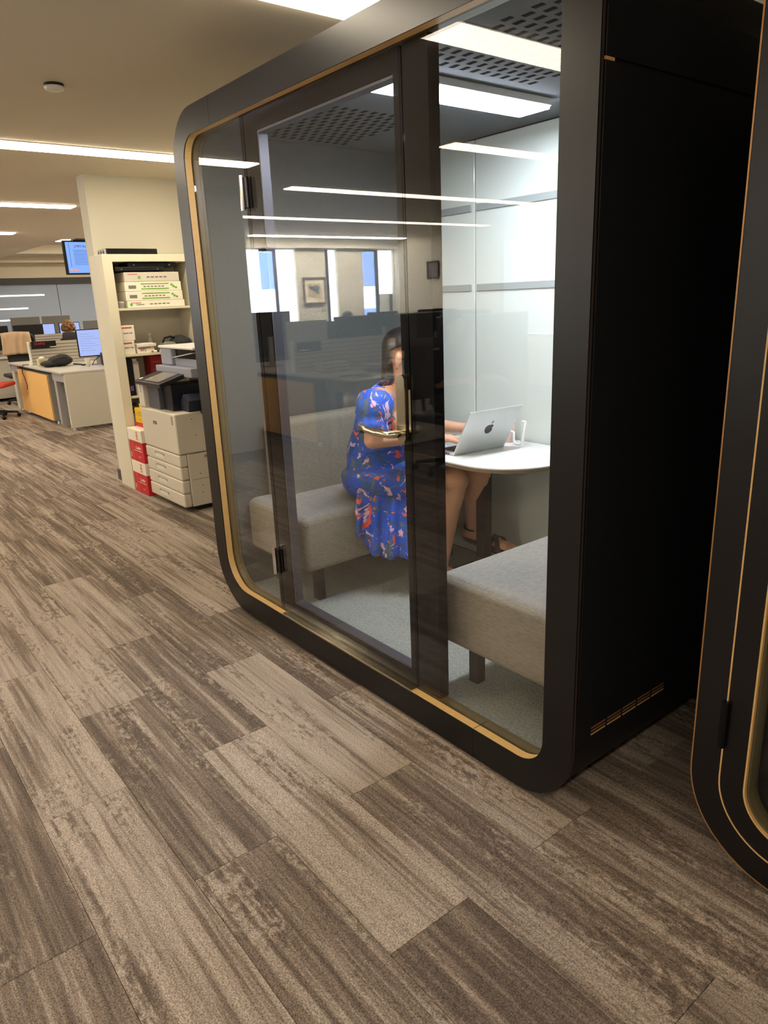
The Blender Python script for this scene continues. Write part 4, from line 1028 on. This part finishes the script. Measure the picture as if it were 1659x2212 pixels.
put('foot', box((-11.8, 1.7, 0), (-10.3, 3.8, .03)), DK, d3)
slats(-10.25, 1.70, 2.22, DZ, 1.07, 'ribbed partition on the far desk block below the lit screens', post=False)
bxw = thing('wooden_tray', 'brown wooden box on the far desk block', 'box', (-10.4, 2.4, DZ)); put('body', box((-10.5, 2.24, DZ+.0005), (-10.27, 2.5, 1.04), .003, 1), mat('brown_wood', (150, 118, 76), .6), bxw)
bk = thing('book', 'pink book lying on the wooden box', 'book', (-10.4, 2.36, 1.041)); put('cover', box((-10.48, 2.26, 1.041), (-10.3, 2.46, 1.06)), mat('cover_pink', (216, 120, 140), .6), bk)
monitor(-10.85, 2.0, DZ, .40, .40, 1, 'lit blue-white monitor behind the ribbed partition', lit=True)
monitor(-10.85, 2.45, DZ, .36, .40, 1, 'lit monitor behind the curly-haired person', lit=True)
monitor(-10.45, 2.86, DZ, .56, .42, -1, 'grey-backed monitor beside the cream wall end', body=mat('monitor_grey', (92, 92, 94), .4))
monitor(-11.6, 1.9, DZ, .50, .52, -1, 'farthest left monitor back against the glazed wall', body=mat('monitor_taupe', (104, 102, 98), .5))
monitor(-11.6, 2.44, DZ, .50, .52, -1, 'farthest right monitor back against the glazed wall', body=mat('monitor_taupe', (104, 102, 98), .5))

# television hanging from the ceiling
tv = thing('television', 'ceiling-hung television showing a blue document', 'television', (-9.3, 2.9, 2.2))
put('housing', box((-9.40, 2.13, 1.985), (-9.32, 3.3, 2.50), .006, 2), DK, tv)
scr = put('screen', box((-9.3195, 2.16, 2.01), (-9.317, 3.27, 2.475)), emis('tv_screen', (136, 176, 255), .42), tv)
inkm = mat('screen_ink', (30, 50, 120), .5)
text('LMM Answer', .055, (-9.3165, 2.29, 2.41), FX, inkm, tv, scr, align='LEFT')
put('screen_rule', box((-9.317, 2.21, 2.1), (-9.316, 2.215, 2.46)), inkm, tv, scr)
for k in range(14): put('text_line', box((-9.317, 2.27, 2.355-k*.017), (-9.316, 2.7-.12*((k*5) % 4)/4, 2.359-k*.017)), inkm, tv, scr)
put('banner', box((-9.317, 2.19, 2.045), (-9.316, 2.31, 2.07)), mat('banner_orange', (240, 150, 100), .5, emit=((240, 150, 110), .2)), tv, scr)
put('ceiling_mount', box((-9.38, 2.6, 2.50), (-9.34, 2.7, 2.72)), DK, tv)
put('mount_plate', box((-9.5, 2.3, 2.505), (-9.2, 3.2, 2.52)), DK2, tv)

# chairs
def office_chair(x, y, rz, label, cm, jacket=None, back=True):
    t = thing('office_chair', label, 'chair', (x, y, 0))
    R = Matrix.Rotation(rz, 4, 'Z'); T0 = Matrix.Translation((x, y, 0))
    def TR(bm): bmesh.ops.transform(bm, matrix=T0 @ R, verts=bm.verts); return bm
    put('seat', TR(box((-.24, -.24, .44), (.24, .24, .50), .028, 4)), cm, t, smooth=True)
    if back: put('backrest', TR(loft([((-.25-.02*k/5, 0, .60+.1*k), (1, 0, 0), (0, 1, 0), .022, .2+.03*math.sin(PI*k/5)) for k in range(6)], 24)), cm, t, smooth=True)
    put('spine', TR(tube([(-.1, 0, .43), (-.27, 0, .46), (-.29, 0, .62)], .018, 8)), DK, t)
    put('gas_lift', TR(tube([(0, 0, .1), (0, 0, .44)], .025, 10)), DK, t)
    for k in range(5):
        a = 2*PI*k/5; l = put('base_arm', TR(tube([(0, 0, .1), (.27*math.cos(a), .27*math.sin(a), .07)], [.022, .014], 8)), DK, t)
        put('castor', TR(ball((.27*math.cos(a), .27*math.sin(a), .03), .03, seg=10)), DK, t, l)
    return t
office_chair(-8.3, .58, 2.6, 'red office chair whose seat edge shows at the left photo edge', mat('red_fabric', (196, 62, 54), .7))
ch = office_chair(-9.75, 1.30, PI, 'office chair with beige jacket draped over its back, behind the partition', CHR)
jk = thing('jacket', 'beige jacket draped over the office chair back', 'jacket', (-9.5, 1.35, .75))
jb = bmesh.new(); G = []
for j in range(12):
    t = j/11; R = []
    for i in range(22):
        s = i/21; y = 1.02+.42*s+.03*t*(s-.5); dz = 1.16-.0*s-.38*max(0, t-.1); x_ = -9.425+.05*math.sin(s*22)*.25-.02*math.cos(PI*min(1, t*4))
        R.append(jb.verts.new((x_+.012*math.sin(s*30+2*t), y, dz-.03*abs(s-.5))))
    G.append(R)
for A, B in zip(G, G[1:]):
    for k in range(21): jb.faces.new((A[k], A[k+1], B[k+1], B[k]))
o = put('cloth', jb, mat('beige_wool', (196, 170, 140), .9, noise=.1, scale=30), jk, smooth=True); s_ = o.modifiers.new('s', 'SOLIDIFY'); s_.thickness = .03
put('collar', tube([(-9.46, 1.42, 1.12), (-9.47, 1.46, 1.08), (-9.48, 1.48, 1.0)], .03, 8), DK, jk, smooth=True)

# seated colleagues (mostly hair over the screens)
def colleague(x, y, rz, label, hair_m, shirt_m, hz=1.17, curly=False):
    t = thing('person', label, 'person', (x, y, .5))
    R = Matrix.Rotation(rz, 4, 'Z'); T0 = Matrix.Translation((x, y, hz-1.17))
    b = bmesh.new()
    ball((0, 0, .60), (.12, .16, .1), b); ball((.02, 0, .76), (.1, .14, .14), b); ball((.03, 0, .92), (.1, .16, .12), b)
    capsule((.04, -.16, .97), (.04, .16, .97), .05, .05, b); capsule((.04, 0, .98), (.06, 0, 1.1), .052, .048, b)
    for s in (-1, 1):
        capsule((0, s*.1, .58), (.42, s*.12, .56), .085, .055, b); capsule((.42, s*.12, .56), (.40, s*.12, .12), .053, .032, b); capsule((.38, s*.12, .09), (.54, s*.12, .07), .034, .028, b)
        capsule((.04, s*.19, .96), (.12, s*.23, .74), .045, .036, b); capsule((.12, s*.23, .74), (.36, s*.15, .78), .035, .022, b)
        tips.clear(); hand(b, (.36, s*.15, .78), (.42, s*.14, .775), (1, 0, -.15), (0, 0, 1), -s, .35)
    ball((.055, 0, 1.20), (.092, .072, .085), b, 20); ball((.09, 0, 1.155), (.06, .06, .08), b, 18); capsule((.15, 0, 1.17), (.165, 0, 1.14), .008, .012, b)
    for s in (-1, 1): ball((.065, s*.073, 1.155), (.016, .01, .028), b, 10)
    bmesh.ops.transform(b, matrix=T0 @ R, verts=b.verts)
    bo_ = remeshed('body', b, SKIN, t, .012, smooth_it=3)
    def TR(bm): bmesh.ops.transform(bm, matrix=T0 @ R, verts=bm.verts); return bm
    put('shirt', TR(loft([((.0, 0, .56), U0, V0, .15, .19), ((.02, 0, .72), U0, V0, .13, .17), ((.03, 0, .9), U0, V0, .135, .19), ((.035, 0, .99), U0, V0, .10, .21), ((.045, 0, 1.04), U0, V0, .07, .12)], 30)), shirt_m, t, bo_, smooth=True)
    for s in (-1, 1):
        put('sleeve', TR(tube([(.04, s*.18, .98), (.08, s*.215, .86), (.12, s*.235, .74)], [.062, .056, .05], 14)), shirt_m, t, bo_, smooth=True)
        put('trouser_leg', TR(tube([(0, s*.1, .58), (.25, s*.11, .575), (.44, s*.12, .55), (.43, s*.12, .4), (.40, s*.12, .14)], [.1, .085, .072, .068, .055], 14)), CHR, t, bo_, smooth=True)
        put('shoe', TR(loft([((.33+.05*k, s*.12, .055), (0, 1, 0), (0, 0, 1), .025+.018*math.sin(PI*(k+.6)/5.2), .035-.004*k) for k in range(6)], 14)), DK, t, bo_, smooth=True)
        put('eye', TR(ball((.138, s*.03, 1.185), .011, seg=10)), EYE, t, bo_, smooth=True)
    h = bmesh.new()
    if curly:
        for k in range(70):
            a = random.uniform(0, 2*PI); e = random.uniform(-.3, 1.5)
            if abs(((a+PI) % (2*PI))-PI) < .9 and e < .6: continue
            ball((.04+.095*math.cos(e)*math.cos(a), .09*math.cos(e)*math.sin(a), 1.2+.1*math.sin(e)), random.uniform(.022, .038), h, 8)
    else:
        ball((.035, 0, 1.225), (.102, .086, .086), h, 22); ball((-.01, 0, 1.14), (.065, .08, .10), h, 18)
    put('hair', TR(h), hair_m, t, bo_, smooth=True)
    return t
colleague(-9.82, 2.16, PI, 'person with curly auburn hair working at the far desk block', mat('auburn_hair', (120, 84, 50), .6, noise=.3, scale=60), DK, 1.13, True)
office_chair(-9.78, 2.16, PI, 'chair of the curly-haired colleague', CHR)

# ---------------- the half of the office that shows mirrored in the glass
workstation(-4.95, -2.15, -2.40, -1, 'grey desk with maple door panel mirrored in the pod glass')
slats(-3.35, -2.47, -3.75, DZ, 1.04, 'ribbed partition on the mirrored desk')
pl_ = thing('name_plate', 'dark name plate on the mirrored ribbed partition', 'sign', (-3.33, -2.65, .95)); put('plate', box((-3.334, -2.82, .93), (-3.322, -2.52, 1.03), .002, 1), DK, pl_)
put('white_bar', box((-3.3222, -2.66, .945), (-3.3212, -2.54, .955)), PAPW, pl_)
NEWS = mat('newsprint', (196, 188, 170), .8)
for i, (x, y, n, a) in enumerate(((-3.0, -2.72, 9, .1), (-2.72, -3.12, 6, -.15), (-2.5, -2.62, 3, .25))):
    ps = thing('paper_stack', ['tallest stack of newspapers on the mirrored desk', 'middle stack of newspapers on the mirrored desk', 'thin stack of papers at the mirrored desk corner'][i], 'papers', (x, y, DZ), 'paper stacks on the mirrored desk')
    for k in range(n): put('sheaf', box((x-.12, y-.15, DZ+.0005+k*.012), (x+.12, y+.15, DZ+.011+k*.012), .002, 1, rot=Matrix.Rotation(a+random.uniform(-.25, .25), 3, 'Z')), NEWS if k % 3 else PAPW, ps)
im = monitor(-3.62, -2.84, DZ, .52, .40, -1, 'silver desktop computer back mirrored in the pod door', body=mat('silver_back', (176, 176, 172), .35, metal=.2))
monitor(-3.62, -3.46, DZ, .52, .42, -1, 'dark monitor back right of the silver computer in the mirror')
monitor(-4.3, -2.75, DZ, .6, .50, -1, 'dark monitor back seen through the door post reflection')
FABP = mat('dark_partition_fabric', (74, 76, 80), .9, noise=.06, scale=90)
for i, (x, y0, y1, z1) in enumerate(((-4.98, -2.5, -4.0, 1.17), (-2.9, -4.1, -5.6, 1.2), (-4.98, -5.2, -7.0, 1.2))):
    t = thing('desk_divider', ['dark fabric divider behind the mirrored desk', 'dark fabric divider beyond the newspapers', 'dark fabric divider before the window wall'][i], 'partition', (x, (y0+y1)/2, 0))
    put('panel', box((x-.02, y1, .02), (x+.02, y0, z1), .004, 1), FABP, t); put('top_rail', box((x-.024, y1, z1+.0005), (x+.024, y0, z1+.014)), mat('rail_pale', (196, 190, 176), .5), t)
    for yy in (y0-.06, y1+.06): put('foot', box((x-.12, yy-.02, 0), (x+.12, yy+.02, .02)), DK, t)
for i, (x0, x1, y0, y1) in enumerate(((-6.05, -5.1, -7.0, -5.0), (-4.6, -3.1, -6.0, -4.3), (-.3, .9, -5.0, -3.4))):
    t = thing('desk', ['long desk by the window wall', 'desk in the middle of the mirrored office', 'desk behind the camera side aisle'][i], 'desk', ((x0+x1)/2, (y0+y1)/2, 0))
    put('worktop', box((x0, y0, .70), (x1, y1, .725), .004, 1), GRY2, t)
    for (a, b) in ((x0+.05, y0+.05), (x1-.1, y0+.05), (x0+.05, y1-.1), (x1-.1, y1-.1)): put('leg', box((a, b, 0), (a+.05, b+.05, .70)), LAV, t)
labs = ['monitor back on the middle desk nearest the aisle', 'monitor back on the middle desk, second', 'monitor back on the long desk nearest the framed drawing', 'monitor back on the long desk near the window corner', 'monitor on the desk behind the aisle']
for i, (x, y) in enumerate(((-3.6, -4.7), (-3.6, -5.4), (-5.65, -5.5), (-5.65, -6.5), (.4, -4.2))):
    monitor(x, y, DZ, .58, .40, -1, labs[i])
colleague(-5.6, -3.1, 0, 'colleague with dark hair left of the door post reflection', HAIR, mat('shirt_grey', (110, 112, 118), .8), 1.11)
colleague(-6.6, -5.5, 0, 'dark-haired colleague below the framed drawing', HAIR, CHR, 1.12)
colleague(-1.15, -2.62, 0, 'dark-haired colleague in black near the aisle', HAIR, mat('black_knit', (20, 20, 24), .9), 1.2)
office_chair(-5.64, -3.1, 0, 'chair of the colleague left of the door post reflection', CHR)
office_chair(-6.64, -5.5, 0, 'chair of the colleague below the framed drawing', CHR)
office_chair(-1.20, -2.62, 0, 'black chair of the colleague near the aisle', DK)
# framed works
pf_ = thing('framed_picture', 'framed drawing on tan paper between two windows', 'picture', (WX, -5.76, 1.6))
def yz(o_, i_, x0, x1):
    b = ring(o_, i_, 0, x1-x0)
    for v in b.verts: v.co = (x0+v.co.y, v.co.x, v.co.z)
    return b
put('frame', yz(rr(-6.0, -5.535, 1.375, 1.825, .003, 1), rr(-5.975, -5.56, 1.40, 1.80, .002, 1), WX+.001, WX+.03), mat('frame_brown', (92, 74, 68), .5), pf_)
put('mount', box((WX+.002, -5.975, 1.40), (WX+.012, -5.56, 1.80)), mat('mount_cream', (228, 218, 196), .8), pf_)
put('drawing_sheet', prism([(-5.9, 1.47), (-5.64, 1.5), (-5.63, 1.7), (-5.72, 1.73), (-5.88, 1.715), (-5.91, 1.6)], WX+.0125, WX+.0135, 'x'), mat('tan_sheet', (182, 164, 130), .9, noise=.1, scale=20), pf_)
put('drawn_shape', prism([(-5.87, 1.53), (-5.80, 1.555), (-5.74, 1.60), (-5.66, 1.63), (-5.66, 1.67), (-5.74, 1.675), (-5.80, 1.70), (-5.88, 1.66), (-5.85, 1.61)], WX+.0137, WX+.0142, 'x'), mat('ink_blue_grey', (84, 92, 100), .9), pf_)
pc = thing('caption_card', 'small tan caption card under the framed drawing', 'card', (WX, -5.95, 1.28)); put('card', box((WX+.001, -6.0, 1.235), (WX+.006, -5.9, 1.3)), mat('tan_sheet', (182, 164, 130), .9), pc)
pf2 = thing('framed_picture', 'small dark framed picture on the end wall', 'picture', (-6.9, -7.6, 1.85))
xs = -6.95
put('frame', ring(rr(xs, xs+.3, 1.72, 2.02, .003, 1), rr(xs+.03, xs+.27, 1.75, 1.99, .002, 1), -7.598, -7.57), mat('frame_dark_brown', (64, 44, 38), .5), pf2)
put('print', box((xs+.03, -7.597, 1.75), (xs+.27, -7.588, 1.99)), mat('print_dim', (110, 108, 108), .6), pf2)
